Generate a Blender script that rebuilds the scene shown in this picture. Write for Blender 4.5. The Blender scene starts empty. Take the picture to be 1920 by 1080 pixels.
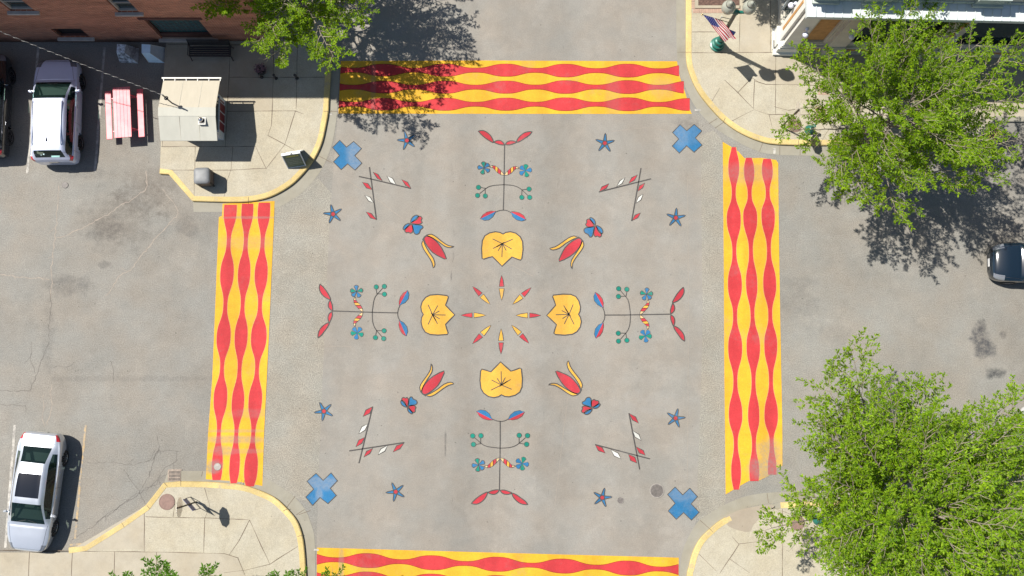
import bpy, bmesh, math, random
from mathutils import Vector, Matrix
from mathutils import noise as mnoise
R = math.radians
PI = math.pi
random.seed(7)
S = bpy.context.scene
C = S.collection

# ------------------------------------------------------------ camera, sky, sun, exposure
FPX, H, TILT = 2000.0, 45.0, math.atan(0.1)
cam = bpy.data.cameras.new('camera'); cam.lens = FPX / 1920 * 36; cam.sensor_width = 36
cam.clip_end = 3000; cam.clip_start = 0.5
camo = bpy.data.objects.new('camera', cam); C.objects.link(camo)
camo.location = (0, -H * math.tan(TILT), H); camo.rotation_euler = (TILT, 0, 0)
S.camera = camo
SUN = Vector((-0.565, 0.29, 1.0)).normalized()
w = bpy.data.worlds.new('World'); S.world = w; w.use_nodes = True
nt = w.node_tree
sky = nt.nodes.new('ShaderNodeTexSky'); sky.sky_type = 'NISHITA'; sky.sun_disc = False
sky.sun_elevation = math.asin(SUN.z); sky.sun_rotation = math.atan2(SUN.x, SUN.y)
nt.links.new(sky.outputs[0], nt.nodes['Background'].inputs[0])
nt.nodes['Background'].inputs[1].default_value = 0.06
sl = bpy.data.lights.new('sun', 'SUN'); sl.energy = 4.3; sl.angle = R(0.53); sl.color = (1, 0.955, 0.88)
so = bpy.data.objects.new('sun', sl); C.objects.link(so); so.location = SUN * 60
so.rotation_euler = SUN.to_track_quat('Z', 'Y').to_euler()
S.view_settings.view_transform = 'Standard'; S.view_settings.look = 'None'
S.view_settings.exposure = 1.0; S.view_settings.gamma = 1

# ------------------------------------------------------------ measuring: a point of the place at height z along a sight line
ct, st = math.cos(TILT), math.sin(TILT)
def ray(px, py):
    u = (px - 960) / FPX; v = (py - 540) / FPX
    return u, -v * ct + st, -v * st - ct
def G(px, py, z=0.0):
    x, y, d = ray(px, py); t = (z - H) / d
    return Vector((x * t, camo.location.y + y * t, z))
def W(px, py, yw):
    x, y, d = ray(px, py); t = (yw - camo.location.y) / y
    return Vector((x * t, yw, H + d * t))

# ------------------------------------------------------------ mesh helpers
class MB:
    def __init__(s): s.v = []; s.f = []; s.m = []
    def add(s, vs, fs, m=0):
        o = len(s.v); s.v += [tuple(a) for a in vs]; s.f += [tuple(i + o for i in f) for f in fs]; s.m += [m] * len(fs)
    def poly(s, pts, m=0, z=None):
        s.add([(p[0], p[1], p[2] if z is None else z) for p in pts], [range(len(pts))], m)
    def ribbon(s, pts, wd, z=None, m=0, closed=False):
        n = len(pts); L = []; Rr = []
        for i in range(n):
            a = pts[(i - 1) % n] if (closed or i > 0) else pts[i]
            b = pts[(i + 1) % n] if (closed or i < n - 1) else pts[i]
            dx, dy = b[0] - a[0], b[1] - a[1]; l = math.hypot(dx, dy) or 1
            ww = wd(i / (n - 1)) if callable(wd) else wd
            nx, ny = -dy / l * ww / 2, dx / l * ww / 2
            zz = pts[i][2] if z is None else z
            L.append((pts[i][0] + nx, pts[i][1] + ny, zz)); Rr.append((pts[i][0] - nx, pts[i][1] - ny, zz))
        fs = [(i, n + i, n + (i + 1) % n, (i + 1) % n) for i in range(n if closed else n - 1)]
        s.add(L + Rr, fs, m)
    def prism(s, pts, z0, z1, m=0, ms=None):
        n = len(pts); ms = m if ms is None else ms
        b = [(p[0], p[1], z0) for p in pts]; t = [(p[0], p[1], z1) for p in pts]
        s.add(b + t, [tuple(range(n, 2 * n))], m)
        s.add(b + t, [(i, (i + 1) % n, n + (i + 1) % n, n + i) for i in range(n)] + [tuple(reversed(range(n)))], ms)
    def box(s, c, d, rz=0, m=0, bev=0):
        x, y, z = d[0] / 2, d[1] / 2, d[2] / 2; cr, sr = math.cos(rz), math.sin(rz)
        if bev:
            b = min(bev, x * .9, y * .9, z * .9); vs = []
            for sx in (-1, 1):
                for sy in (-1, 1):
                    for sz in (-1, 1):
                        vs += [(sx * (x - b), sy * (y - b), sz * z), (sx * (x - b), sy * y, sz * (z - b)), (sx * x, sy * (y - b), sz * (z - b))]
            bm = bmesh.new()
            for q in vs: bm.verts.new(q)
            bmesh.ops.convex_hull(bm, input=bm.verts)
            bm.verts.index_update()
            s.add([(c[0] + v.co.x * cr - v.co.y * sr, c[1] + v.co.x * sr + v.co.y * cr, c[2] + v.co.z) for v in bm.verts],
                  [[v.index for v in f.verts] for f in bm.faces], m); bm.free(); return
        vs = [(c[0] + a * cr - b * sr, c[1] + a * sr + b * cr, c[2] + e) for a in (-x, x) for b in (-y, y) for e in (-z, z)]
        s.add(vs, [(0, 1, 3, 2), (4, 6, 7, 5), (0, 4, 5, 1), (2, 3, 7, 6), (0, 2, 6, 4), (1, 5, 7, 3)], m)
    def tube(s, pts, r, m=0, n=8, cap=True):
        pts = [Vector(p) for p in pts]; k = len(pts); vs = []
        rr = r if isinstance(r, (list, tuple)) else [r] * k
        for i, p in enumerate(pts):
            d = (pts[min(i + 1, k - 1)] - pts[max(i - 1, 0)]).normalized()
            a = d.orthogonal().normalized() if abs(d.z) < .95 else Vector((1, 0, 0)).cross(d).normalized()
            if i and (a.dot(pa) < 0): a = -a
            if i: a = (pa - d * pa.dot(d)).normalized()
            pa = a; b = d.cross(a)
            vs += [tuple(p + (a * math.cos(2 * PI * j / n) + b * math.sin(2 * PI * j / n)) * rr[i]) for j in range(n)]
        fs = [(i * n + j, i * n + (j + 1) % n, (i + 1) * n + (j + 1) % n, (i + 1) * n + j) for i in range(k - 1) for j in range(n)]
        if cap: fs += [tuple(reversed(range(n))), tuple(range((k - 1) * n, k * n))]
        s.add(vs, fs, m)
    def lathe(s, prof, c=(0, 0, 0), m=0, n=24):
        vs = [(c[0] + r * math.cos(2 * PI * j / n), c[1] + r * math.sin(2 * PI * j / n), c[2] + z) for r, z in prof for j in range(n)]
        fs = [(i * n + j, i * n + (j + 1) % n, (i + 1) * n + (j + 1) % n, (i + 1) * n + j) for i in range(len(prof) - 1) for j in range(n)]
        fs += [tuple(range((len(prof) - 1) * n, len(prof) * n)), tuple(reversed(range(n)))]
        s.add(vs, fs, m)
    def build(s, name, mats, parent=None, smooth=False, xf=None):
        me = bpy.data.meshes.new(name); me.from_pydata(s.v, [], s.f)
        for mm in (mats if isinstance(mats, (list, tuple)) else [mats]): me.materials.append(mm)
        me.polygons.foreach_set('material_index', s.m)
        if smooth: me.polygons.foreach_set('use_smooth', [True] * len(s.f))
        me.update()
        o = bpy.data.objects.new(name, me); C.objects.link(o)
        if parent: o.parent = parent
        if smooth == 'auto':
            bm = bmesh.new(); bm.from_mesh(me)
            for e in bm.edges:
                if len(e.link_faces) == 2 and e.calc_face_angle(0) > R(35): e.smooth = False
            bm.to_mesh(me); bm.free()
        return o

def tag(o, label=None, cat=None, group=None, kind=None):
    if label: o['label'] = label
    if cat: o['category'] = cat
    if group: o['group'] = group
    if kind: o['kind'] = kind
    return o
def thing(name, label, cat, loc=(0, 0, 0), rz=0, group=None):
    o = bpy.data.objects.new(name, None); C.objects.link(o); o.location = loc; o.rotation_euler = (0, 0, rz)
    o.empty_display_size = .3
    return tag(o, label, cat, group)
def struct(o): o['kind'] = 'structure'; return o
def smoothpath(pts, k=6):
    out = []; n = len(pts); P = [Vector((p[0], p[1], 0)) for p in pts]
    for i in range(n - 1):
        p0, p1, p2, p3 = P[max(i - 1, 0)], P[i], P[i + 1], P[min(i + 2, n - 1)]
        for j in range(k):
            t = j / k
            out.append(0.5 * ((2 * p1) + (p2 - p0) * t + (2 * p0 - 5 * p1 + 4 * p2 - p3) * t * t + (3 * p1 - p0 - 3 * p2 + p3) * t ** 3))
    out.append(P[-1]); return out
def offset(pts, d):
    out = []; n = len(pts)
    for i in range(n):
        a, b = pts[max(i - 1, 0)], pts[min(i + 1, n - 1)]
        t = Vector((b[0] - a[0], b[1] - a[1], 0)).normalized()
        out.append(Vector((pts[i][0] - t.y * d, pts[i][1] + t.x * d, 0)))
    return out

# ------------------------------------------------------------ materials
class NB:
    def __init__(s, name):
        s.m = bpy.data.materials.new(name); s.m.use_nodes = True; s.nt = s.m.node_tree
        s.b = s.nt.nodes['Principled BSDF']; s.out = s.nt.nodes['Material Output']
        s.co = s.nt.nodes.new('ShaderNodeTexCoord').outputs['Object']
    def link(s, a, b): s.nt.links.new(a, b)
    def n(s, t, **kw):
        nd = s.nt.nodes.new(t)
        for k, v in kw.items(): setattr(nd, k, v)
        return nd
    def noise(s, scale, detail=4, rough=.55, vec=None, dim='3D'):
        nd = s.n('ShaderNodeTexNoise'); nd.inputs['Scale'].default_value = scale
        nd.inputs['Detail'].default_value = detail; nd.inputs['Roughness'].default_value = rough
        s.link(vec or s.co, nd.inputs['Vector']); return nd.outputs['Fac']
    def mapping(s, scale=(1, 1, 1), loc=(0, 0, 0), rot=(0, 0, 0)):
        nd = s.n('ShaderNodeMapping'); nd.inputs['Scale'].default_value = scale
        nd.inputs['Location'].default_value = loc; nd.inputs['Rotation'].default_value = rot
        s.link(s.co, nd.inputs['Vector']); return nd.outputs[0]
    def ramp(s, fac, a, b, lo=0.0, hi=1.0, clamp=True):
        nd = s.n('ShaderNodeMapRange'); nd.clamp = clamp
        for i, v in zip(('From Min', 'From Max', 'To Min', 'To Max'), (a, b, lo, hi)): nd.inputs[i].default_value = v
        s.link(fac, nd.inputs[0]); return nd.outputs[0]
    def math(s, op, a, b=None, c=None):
        nd = s.n('ShaderNodeMath', operation=op)
        for i, v in enumerate((a, b, c)):
            if v is None: continue
            if isinstance(v, (int, float)): nd.inputs[i].default_value = v
            else: s.link(v, nd.inputs[i])
        return nd.outputs[0]
    def mix(s, fac, a, b, mode='MIX'):
        nd = s.n('ShaderNodeMix', data_type='RGBA', blend_type=mode)
        for i, v in ((0, fac), (6, a), (7, b)):
            if isinstance(v, (int, float)): nd.inputs[i].default_value = v
            elif isinstance(v, tuple): nd.inputs[i].default_value = (*v, 1)
            else: s.link(v, nd.inputs[i])
        return nd.outputs[2]
    def scale(s, col, fac):  # multiply colour by scalar socket
        nd = s.n('ShaderNodeVectorMath', operation='SCALE')
        if isinstance(col, tuple): nd.inputs[0].default_value = col
        else: s.link(col, nd.inputs[0])
        if isinstance(fac, (int, float)): nd.inputs['Scale'].default_value = fac
        else: s.link(fac, nd.inputs['Scale'])
        return nd.outputs[0]
    def blob(s, px, py, rx, ry, soft=.6, rot=0, wob=.45, wsc=2.2):
        # soft irregular patch centred on a spot of the pavement (sizes in metres)
        p = G(px, py)
        m1 = s.n('ShaderNodeMapping', vector_type='TEXTURE')
        m1.inputs['Location'].default_value = (p.x, p.y, 0); m1.inputs['Scale'].default_value = (rx, ry, 50)
        m1.inputs['Rotation'].default_value = (0, 0, R(rot)); s.link(s.co, m1.inputs['Vector'])
        ln = s.n('ShaderNodeVectorMath', operation='LENGTH'); s.link(m1.outputs[0], ln.inputs[0])
        d = s.math('ADD', ln.outputs['Value'], s.ramp(s.noise(wsc, 4), 0.2, .8, -wob, wob))
        nd = s.n('ShaderNodeMapRange', interpolation_type='SMOOTHSTEP')
        nd.inputs['From Min'].default_value = 1 + soft / 2; nd.inputs['From Max'].default_value = 1 - soft / 2 - .1
        s.link(d, nd.inputs[0]); return nd.outputs[0]
    def fin(s, col=None, rough=.8, metal=0, spec=.5, bump=None, bstr=.3, bdist=.01):
        if col is not None:
            if isinstance(col, tuple): s.b.inputs['Base Color'].default_value = (*col, 1)
            else: s.link(col, s.b.inputs['Base Color'])
        if isinstance(rough, (int, float)): s.b.inputs['Roughness'].default_value = rough
        else: s.link(rough, s.b.inputs['Roughness'])
        s.b.inputs['Metallic'].default_value = metal; s.b.inputs['Specular IOR Level'].default_value = spec
        if bump is not None:
            nd = s.n('ShaderNodeBump'); nd.inputs['Strength'].default_value = bstr; nd.inputs['Distance'].default_value = bdist
            s.link(bump, nd.inputs['Height']); s.link(nd.outputs[0], s.b.inputs['Normal'])
        return s.m
def plain(name, col, rough=.5, metal=0, spec=.5, var=.12, sc=6, coat=0):
    b = NB(name); c = b.scale(col, b.ramp(b.noise(sc, 5), .3, .7, 1 - var, 1 + var))
    m = b.fin(c, rough, metal, spec)
    if coat: b.b.inputs['Coat Weight'].default_value = coat; b.b.inputs['Coat Roughness'].default_value = .06
    return m

def asphalt(name, base, coarse, stains=(), tyre=False, patchy=.12):
    b = NB(name)
    big = b.ramp(b.noise(.22, 4, .6), .3, .7, 1 - patchy, 1 + patchy)
    mid = b.ramp(b.noise(2.2, 5, .65), .25, .75, .93, 1.07)
    fine = b.ramp(b.noise(22, 3, .75), .3, .7, 1 - coarse, 1 + coarse)
    vo = b.n('ShaderNodeTexVoronoi'); vo.inputs['Scale'].default_value = 30; b.link(b.co, vo.inputs['Vector'])
    sp = b.ramp(vo.outputs['Distance'], .0, .32, 1 + coarse * 1.4, 1.0)
    c = b.mix(b.ramp(b.noise(.6, 3), .35, .65), tuple(base), (base[0] * 1.04, base[1] * .98, base[2] * .93))
    for f in (big, mid, fine, sp): c = b.scale(c, f)
    # scuffed light and dark flecks, worn patches with hard irregular edges
    c = b.scale(c, b.ramp(b.noise(9, 6, .85), .60, .70, 1, 1.12)); c = b.scale(c, b.ramp(b.noise(7, 7, .85, b.mapping(loc=(5, 9, 2))), .60, .70, 1, .84))
    c = b.scale(c, b.ramp(b.noise(.35, 8, .75, b.mapping(loc=(2, 4, 1))), .52, .56, 1, .945)); c = b.scale(c, b.ramp(b.noise(.5, 8, .75, b.mapping(loc=(12, 4, 1))), .55, .59, 1, 1.05))
    # dark pinholes / drips
    v2 = b.n('ShaderNodeTexVoronoi'); v2.inputs['Scale'].default_value = 1.7; b.link(b.co, v2.inputs['Vector'])
    dots = b.ramp(v2.outputs['Distance'], .035, .06, .62, 1.0)
    c = b.scale(c, dots)
    if tyre:
        # wheel-worn bands and drip lines that run along the street
        lm = b.mapping((1, .05, 1)); tb = b.noise(.42, 3, .5, lm)
        c = b.scale(c, b.ramp(tb, .38, .62, .95, 1.04))
        for (x, wd, k) in ((G(868, 600).x, .75, .91), (G(1040, 600).x, .85, .91), (G(690, 700).x, .5, .97), (G(1215, 600).x, .6, .98)):
            sx = b.n('ShaderNodeSeparateXYZ'); b.link(b.co, sx.inputs[0])
            dd = b.math('ABSOLUTE', b.math('SUBTRACT', b.math('ADD', sx.outputs[0], b.math('MULTIPLY', sx.outputs[1], -.012)), x))
            dd = b.math('ADD', dd, b.ramp(b.noise(.9, 4, .6), .2, .8, -.5, .5))
            c = b.scale(c, b.ramp(dd, wd * .3, wd * 1.25, k, 1))
        dr = b.noise(1.0, 5, .75, b.mapping((4.2, .7, 1)))
        sx = b.n('ShaderNodeSeparateXYZ'); b.link(b.co, sx.inputs[0])
        for x in (G(845, 600).x, G(1035, 600).x):
            near = b.ramp(b.math('ABSOLUTE', b.math('SUBTRACT', sx.outputs[0], x)), .15, .8, 1, 0)
            c = b.scale(c, b.math('SUBTRACT', 1, b.math('MULTIPLY', near, b.ramp(dr, .62, .75, 0, .45))))
    for (px, py, rx, ry, k, col) in stains:
        mk = b.blob(px, py, rx, ry, .7, 0, .6, 2.4)
        gr = b.ramp(b.noise(5, 7, .8), .38, .6, .3, 1)
        c = b.mix(b.math('MULTIPLY', b.math('MULTIPLY', mk, gr), k), c, col)
    return b.fin(c, .86, spec=.35, bump=b.noise(30, 3, .7), bstr=.35, bdist=.006)

A0 = (.170, .1645, .148)
dk = (.045, .042, .042)
M = {}
M['ground'] = asphalt('ground_asphalt', A0, .3, [
    (225, 415, 1.6, 1.2, .42, (.07, .06, .05)), (270, 370, 1.2, .8, .45, (.07, .058, .048)), (205, 430, .7, .5, .4, dk), (290, 335, 1.4, .6, .3, (.09, .07, .055)),
    (130, 535, .9, .45, .42, dk), (197, 497, .3, .15, .5, dk), (165, 325, .9, .25, .25, dk), (350, 425, .5, .5, .35, dk),
    (1838, 640, .34, .72, .9, (.03, .032, .038)), (1856, 657, .3, .3, .75, (.035, .037, .042)), (1842, 612, .18, .25, .6, dk), (1881, 627, .16, .16, .65, dk), (1863, 700, .42, .22, .9, (.028, .03, .032)),
    (1500, 570, 1.0, .5, .22, dk), (1565, 625, .7, .4, .2, dk), (1500, 530, .8, .3, .2, dk), (1580, 830, .3, 1.2, .2, dk), (90, 640, .25, 1.6, .2, dk), (250, 710, 4, .12, .22, dk)])
M['road'] = asphalt('road_asphalt', (.194, .184, .164), .13, [(1225, 760, 1.5, .5, .25, (.25, .24, .225)), (835, 832, .045, .55, .6, dk), (846, 520, .035, .3, .5, dk), (850, 480, .03, .2, .4, dk), (1290, 235, .6, .35, .35, dk),
    (1310, 960, .5, .3, .35, dk), (720, 690, .7, .25, .3, (.24, .235, .22))], tyre=True, patchy=.06)
def concrete(name, base, agg, warm=.05):
    b = NB(name)
    c = b.mix(b.ramp(b.noise(.8, 4, .6), .35, .65), tuple(base), (base[0] * .93, base[1] * .9, base[2] * .85))
    for f in (b.ramp(b.noise(3, 5, .6), .25, .75, .93, 1.07), b.ramp(b.noise(26, 3, .8), .3, .7, 1 - agg, 1 + agg)): c = b.scale(c, f)
    st_ = b.ramp(b.noise(.5, 5, .7, b.mapping(loc=(7, 3, 0))), .56, .72, 0, .3)
    c = b.mix(st_, c, (base[0] * .62, base[1] * .56, base[2] * .48))
    vs_ = b.n('ShaderNodeTexVoronoi'); vs_.inputs['Scale'].default_value = 1.9; b.link(b.co, vs_.inputs['Vector']); c = b.scale(c, b.ramp(vs_.outputs['Distance'], .03, .06, .66, 1))
    c = b.scale(c, b.ramp(b.noise(6, 7, .85), .60, .68, 1, .88)); c = b.scale(c, b.ramp(b.noise(.4, 8, .75, b.mapping(loc=(3, 14, 1))), .52, .57, 1, .94))
    return b.fin(c, .85, spec=.3, bump=b.noise(34, 2, .7), bstr=.25, bdist=.005)
M['aggregate'] = concrete('aggregate_concrete', (.318, .292, .230), .2)
M['walk'] = concrete('walk_concrete', (.305, .275, .218), .06)
M['gutter'] = concrete('gutter_concrete', (.225, .213, .176), .05)
def paint(name, col, wear=(), bare=(.18, .168, .155), mott=.1, edge=0, base_wear=.03, rough=.7, thr=(.62, .75), chip=.34):
    b = NB(name)
    c = b.scale(tuple(col), b.ramp(b.noise(1.1, 5, .6), .3, .7, 1 - mott * .6, 1 + mott * .6))
    c = b.scale(c, b.ramp(b.noise(20, 3, .7), .3, .7, 1 - mott, 1 + mott))
    # asphalt grain, chips and tyre scuffs coming through the paint
    vg = b.n('ShaderNodeTexVoronoi'); vg.inputs['Scale'].default_value = 26; b.link(b.co, vg.inputs['Vector'])
    c = b.scale(c, b.ramp(vg.outputs['Distance'], .1, .5, 1.06, .92))
    c = b.scale(c, b.ramp(b.noise(.8, 3, .5, b.mapping((1, .12, 1))), .42, .6, 1.03, .84))
    # roller bands laid square to the crossing
    br = b.noise(1, 1, .4, b.mapping((2.3, 2.3, 1))); c = b.scale(c, b.ramp(br, .45, .55, .97, 1.03))
    k = b.ramp(b.noise(3.2, 6, .75), thr[0], thr[1], 0, min(1, base_wear * 14))
    k = b.math('MAXIMUM', k, b.ramp(b.noise(13, 6, .8, b.mapping(loc=(3, 1, 7))), .60, .68, 0, chip))
    k = b.math('MAXIMUM', k, b.ramp(b.noise(.55, 8, .8, b.mapping(loc=(31, 1, 7))), .54, .68, 0, chip * .9))
    for (px, py, rx, ry, s_) in wear:
        mk = b.math('MULTIPLY', b.blob(px, py, rx, ry, .7, 0, .3, 2), s_)
        mk = b.math('MULTIPLY', mk, b.ramp(b.noise(9, 4, .7), .25, .6, .35, 1))
        k = b.math('MAXIMUM', k, mk)
    c = b.mix(k, c, tuple(bare))
    return b.fin(c, rough, spec=.14, bump=b.noise(30, 3, .7), bstr=.3, bdist=.004)
WEAR = [(440, 824, 1.5, .16, .6), (440, 846, 1.6, .1, .4), (443, 808, 1.5, .07, .45), (1440, 880, .9, .5, .75), (1405, 325, 1.3, .45, .42), (465, 455, 1.4, .3, .28), (1240, 165, .6, .5, .3),
        (1445, 850, .6, .6, .6), (420, 845, .5, .2, .6), (465, 408, 1.3, .06, .55), (1150, 185, .35, 1.2, .22), (640, 1060, .12, .8, .5), (400, 875, .38, .28, .85), (470, 775, .9, .2, .3), (700, 160, .12, 1.5, .35)]
M['yellow'] = paint('crosswalk_yellow', (.54, .300, .022), WEAR, (.20, .18, .14))
M['red'] = paint('crosswalk_red', (.40, .033, .037), WEAR, (.19, .125, .118))
M['edge_light'] = paint('stripe_edge', (.50, .28, .10), WEAR)
M['edge_dark'] = paint('stripe_edge_dark', (.20, .035, .006), WEAR)
M['mural_yellow'] = paint('mural_yellow', (.52, .29, .045), mott=.08, base_wear=.01)
M['mural_cream'] = paint('mural_cream', (.50, .36, .18), mott=.06, base_wear=.01)
M['mural_red'] = paint('mural_red', (.36, .03, .042), mott=.1, base_wear=.02)
M['mural_blue'] = paint('mural_blue', (.022, .125, .262), [(668, 288, .4, 1.2, .5), (600, 905, .9, .3, .5), (1283, 925, .8, .35, .35), (1275, 255, .4, .6, .35), (598, 925, .15, .3, .5), (1295, 250, .5, .5, .15)], (.2, .21, .22), mott=.12, base_wear=.02)
M['mural_green'] = paint('mural_green', (.006, .165, .122), mott=.1, base_wear=.01)
M['mural_white'] = paint('mural_white', (.48, .48, .44), mott=.06, base_wear=.01)
M['outline'] = paint('mural_outline', (.062, .058, .055), mott=.1, base_wear=.04)
M['kerb_yellow'] = paint('kerb_yellow', (.47, .36, .155), (), (.29, .25, .18), mott=.14, base_wear=.05, thr=(.55, .66), chip=.4)
M['line_white'] = paint('line_white', (.40, .38, .34), (), (.2, .19, .175), base_wear=.09, thr=(.44, .60))
M['line_yellow'] = paint('line_yellow', (.36, .26, .14), (), (.2, .19, .175), base_wear=.09, thr=(.42, .58))
M['joint'] = plain('joint_dirt', (.115, .088, .062), .9, var=.3, sc=5)
M['crack'] = plain('crack_fill', (.105, .095, .085), .9, var=.3)
M['crack_pale'] = plain('crack_sealed', (.24, .205, .17), .9, var=.15)
# ============================================================ THE GROUND, ROAD, PAVEMENTS
ZK = .13
b = MB(); b.poly([(-700, -700), (700, -700), (700, 700), (-700, 700)], z=0)
ground = struct(b.build('ground', M['ground']))
def gp(pts, z=0.0): return [G(x, y, z) for x, y in pts]
left = smoothpath(gp([(633, 0), (637, 112), (634, 214), (631, 245), (622, 360), (614, 500), (607, 660), (598, 880), (594, 1026), (593, 1090)]), 3)
right = smoothpath(gp([(1269, 0), (1270, 111), (1290, 180), (1309, 225), (1314, 300), (1315, 400), (1317, 600), (1313, 760), (1308, 900), (1304, 984), (1281, 1030), (1274, 1090)]), 3)
M['coarse'] = asphalt('coarse_worn_asphalt', (.196, .187, .160), .42, patchy=.1)
b = MB()
for q in ([(516, 372), (630, 372), (630, 900), (494, 900), (497, 800), (505, 640)], [(1300, 262), (1354, 262), (1357, 500), (1358, 700), (1360, 940), (1300, 940)]):
    b.poly([(p.x, p.y) for p in smoothpath(gp(q) + gp(q[:1]), 3)[:-1]][::1], z=.002)
for i, f in enumerate(b.f): b.f[i] = tuple(f)
coarse_o = b.build('worn_aggregate', M['coarse'], ground)
b = MB(); b.poly([(left[0].x - .4, 130)] + left + [(left[-1].x, -130), (right[-1].x, -130)] + right[::-1] + [(right[0].x + .4, 130)], z=.004)
road = struct(b.build('road', M['road']))

KERBS = {
 'NW': [(634, -60), (628, 0), (623, 100), (617.8, 187), (616.7, 209), (612, 236), (604.4, 269), (591, 298), (576.7, 318), (554.4, 342), (532, 358), (508, 370), (483, 376.7), (457, 379.6), (430, 380)],
 'NE': [(1285.6, -60), (1285.6, 0), (1285.6, 60), (1286, 111), (1292, 139), (1307, 172), (1329, 201), (1356, 229), (1388, 251), (1427, 267), (1460, 272), (1520, 273.5)],
 'SW': [(339, 902), (387, 903), (425.5, 905.5), (457, 909), (488, 919), (517, 933), (541, 955), (558, 976.5), (567.6, 1003), (572, 1032), (575, 1080), (578, 1140)],
 'SE': [(1284, 1140), (1287, 1080), (1291, 1061), (1298.5, 1034), (1311.5, 1009.6), (1330, 991), (1350, 975), (1380, 959), (1412, 949), (1443, 944), (1480, 941), (1548, 938)],
}
GUT = {
 'NW': [(640, -60), (634, 0), (637, 111), (633, 200), (629, 236), (623, 269), (610, 304), (594, 331), (570, 358), (539, 380), (508, 392), (450, 397), (363, 397.5)],
 'NE': [(1268, -60), (1268, 0), (1270, 111), (1285, 164), (1307, 205), (1340, 239), (1379, 264), (1415, 281), (1454, 290), (1580, 293), (1800, 295)],
 'SW': [(315, 882.6), (380, 883), (421, 883), (460, 886), (490.5, 892), (517, 907), (551, 931), (572, 955), (584, 984), (590, 1012), (592, 1080), (596, 1140)],
 'SE': [(1270, 1140), (1274, 1080), (1281, 1030), (1304, 984), (1324, 967), (1354, 948.5), (1391, 933), (1421, 926), (1456, 923), (1560, 919), (1700, 918)],
}
far = {'NW': ((-.02, 1), None), 'NE': ((0, 1), None), 'SW': (None, (-.02, -1)), 'SE': ((0, -1), None)}
K = {k: smoothpath(gp(v, 0), 5) for k, v in KERBS.items()}
g = {k: smoothpath(gp(v, 0), 4) for k, v in GUT.items()}
def far_pt(p, s): return Vector((p.x, s * 110, 0))
K['NW'] = [far_pt(K['NW'][0], 1)] + K['NW'] + gp([(362, 378), (318, 328), (301, 327)])
K['NE'] = [far_pt(K['NE'][0], 1)] + K['NE'] + gp([(1700, 274), (1820, 275), (1868, 229), (2060, 232), (4200, 250)])
K['SW'] = gp([(131, 1026), (161, 1022), (228, 980), (275, 947), (308, 905)]) + K['SW'] + [far_pt(K['SW'][-1], -1)]
K['SE'] = [far_pt(K['SE'][0], -1)] + K['SE'] + gp([(1800, 938), (2100, 940), (4200, 940)])
g['NW'] = [far_pt(g['NW'][0], 1)] + g['NW']; g['NE'] = [far_pt(g['NE'][0], 1)] + g['NE']
g['SW'] = g['SW'] + [far_pt(g['SW'][-1], -1)]; g['SE'] = [far_pt(g['SE'][0], -1)] + g['SE']
# which side of the path is the pavement (+1 left of travel, -1 right)
side = {'NW': -1, 'NE': 1, 'SW': -1, 'SE': -1}
close = {
 'NW': gp([(304, 250), (308, 150), (313, 84)]) + [Vector((G(313, 84).x, 110, 0))],
 'NE': [Vector((150, 110, 0))],
 'SW': [Vector((-150, -110, 0)), Vector((-150, G(0, 1029).y, 0))],
 'SE': [Vector((150, -110, 0))],
}
KW = .23
names = {'NW': 'north west', 'NE': 'north east', 'SW': 'south west', 'SE': 'south east'}
kerb_cut = {'SE': (1363, 1443)}
walkmat = {'NW': M['aggregate'], 'NE': M['aggregate'], 'SW': M['aggregate'], 'SE': M['aggregate']}
PAV = {}
for q in K:
    inner = offset(K[q], side[q] * KW)
    b = MB(); poly = inner + close[q]
    if side[q] > 0: pass
    ar = sum(poly[i].x * poly[(i + 1) % len(poly)].y - poly[(i + 1) % len(poly)].x * poly[i].y for i in range(len(poly)))
    if ar < 0: poly = poly[::-1]
    b.prism(poly, -.05, ZK)
    pav = struct(b.build('pavement', walkmat[q])); PAV[q] = pav
    # kerb stones, broken by open joints, a little uneven on top
    b = MB(); n = len(K[q]); ly = G(*(1363, 966)).x
    segs = []
    for i in range(n - 1):
        a0, a1 = K[q][i], K[q][i + 1]; c0, c1 = inner[i], inner[i + 1]
        h0 = h1 = ZK + .012
        if q == 'SE':
            f = lambda p: min(1, max(0, max(G(1368, 0).x - p.x, p.x - G(1436, 0).x) / .5)) if p.y > G(0, 990).y and p.y < 0 else 1
            h0 = .012 + ZK * f(a0); h1 = .012 + ZK * f(a1)
            mt = 1 if max(f(a0), f(a1)) < .35 else 0
        else: mt = 0
        if abs(a0.y) > 60 or abs(a1.y) > 60 or a1.x > G(1850, 0).x and a1.y > 0: mt = 1
        r0 = a0.lerp(c0, .14); r1 = a1.lerp(c1, .14)
        vs = [(a0.x, a0.y, -.02), (a1.x, a1.y, -.02), (a1.x, a1.y, h1 - .03), (a0.x, a0.y, h0 - .03), (r0.x, r0.y, h0), (r1.x, r1.y, h1), (c1.x, c1.y, h1), (c0.x, c0.y, h0), (c1.x, c1.y, -.02), (c0.x, c0.y, -.02)]
        b.add(vs, [(0, 1, 2, 3), (3, 2, 5, 4), (4, 5, 6, 7), (7, 6, 8, 9)], mt)
    kb = struct(b.build('kerb', [M['kerb_yellow'], M['gutter']]))
    # gutter apron between kerb and road
    b = MB(); gg = g[q]
    kp = [p for p in K[q]]
    if q == 'NW': kp = kp[:-2]
    if q == 'NE': kp = kp[:-4] + [G(1800, 274)]
    if q == 'SW': kp = kp[4:]
    if q == 'SE': kp = kp[:-3] + [G(1700, 938)]
    poly = gg + kp[::-1]
    b.poly(poly, z=.008); gut = struct(b.build('gutter', M['gutter']))

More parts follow.
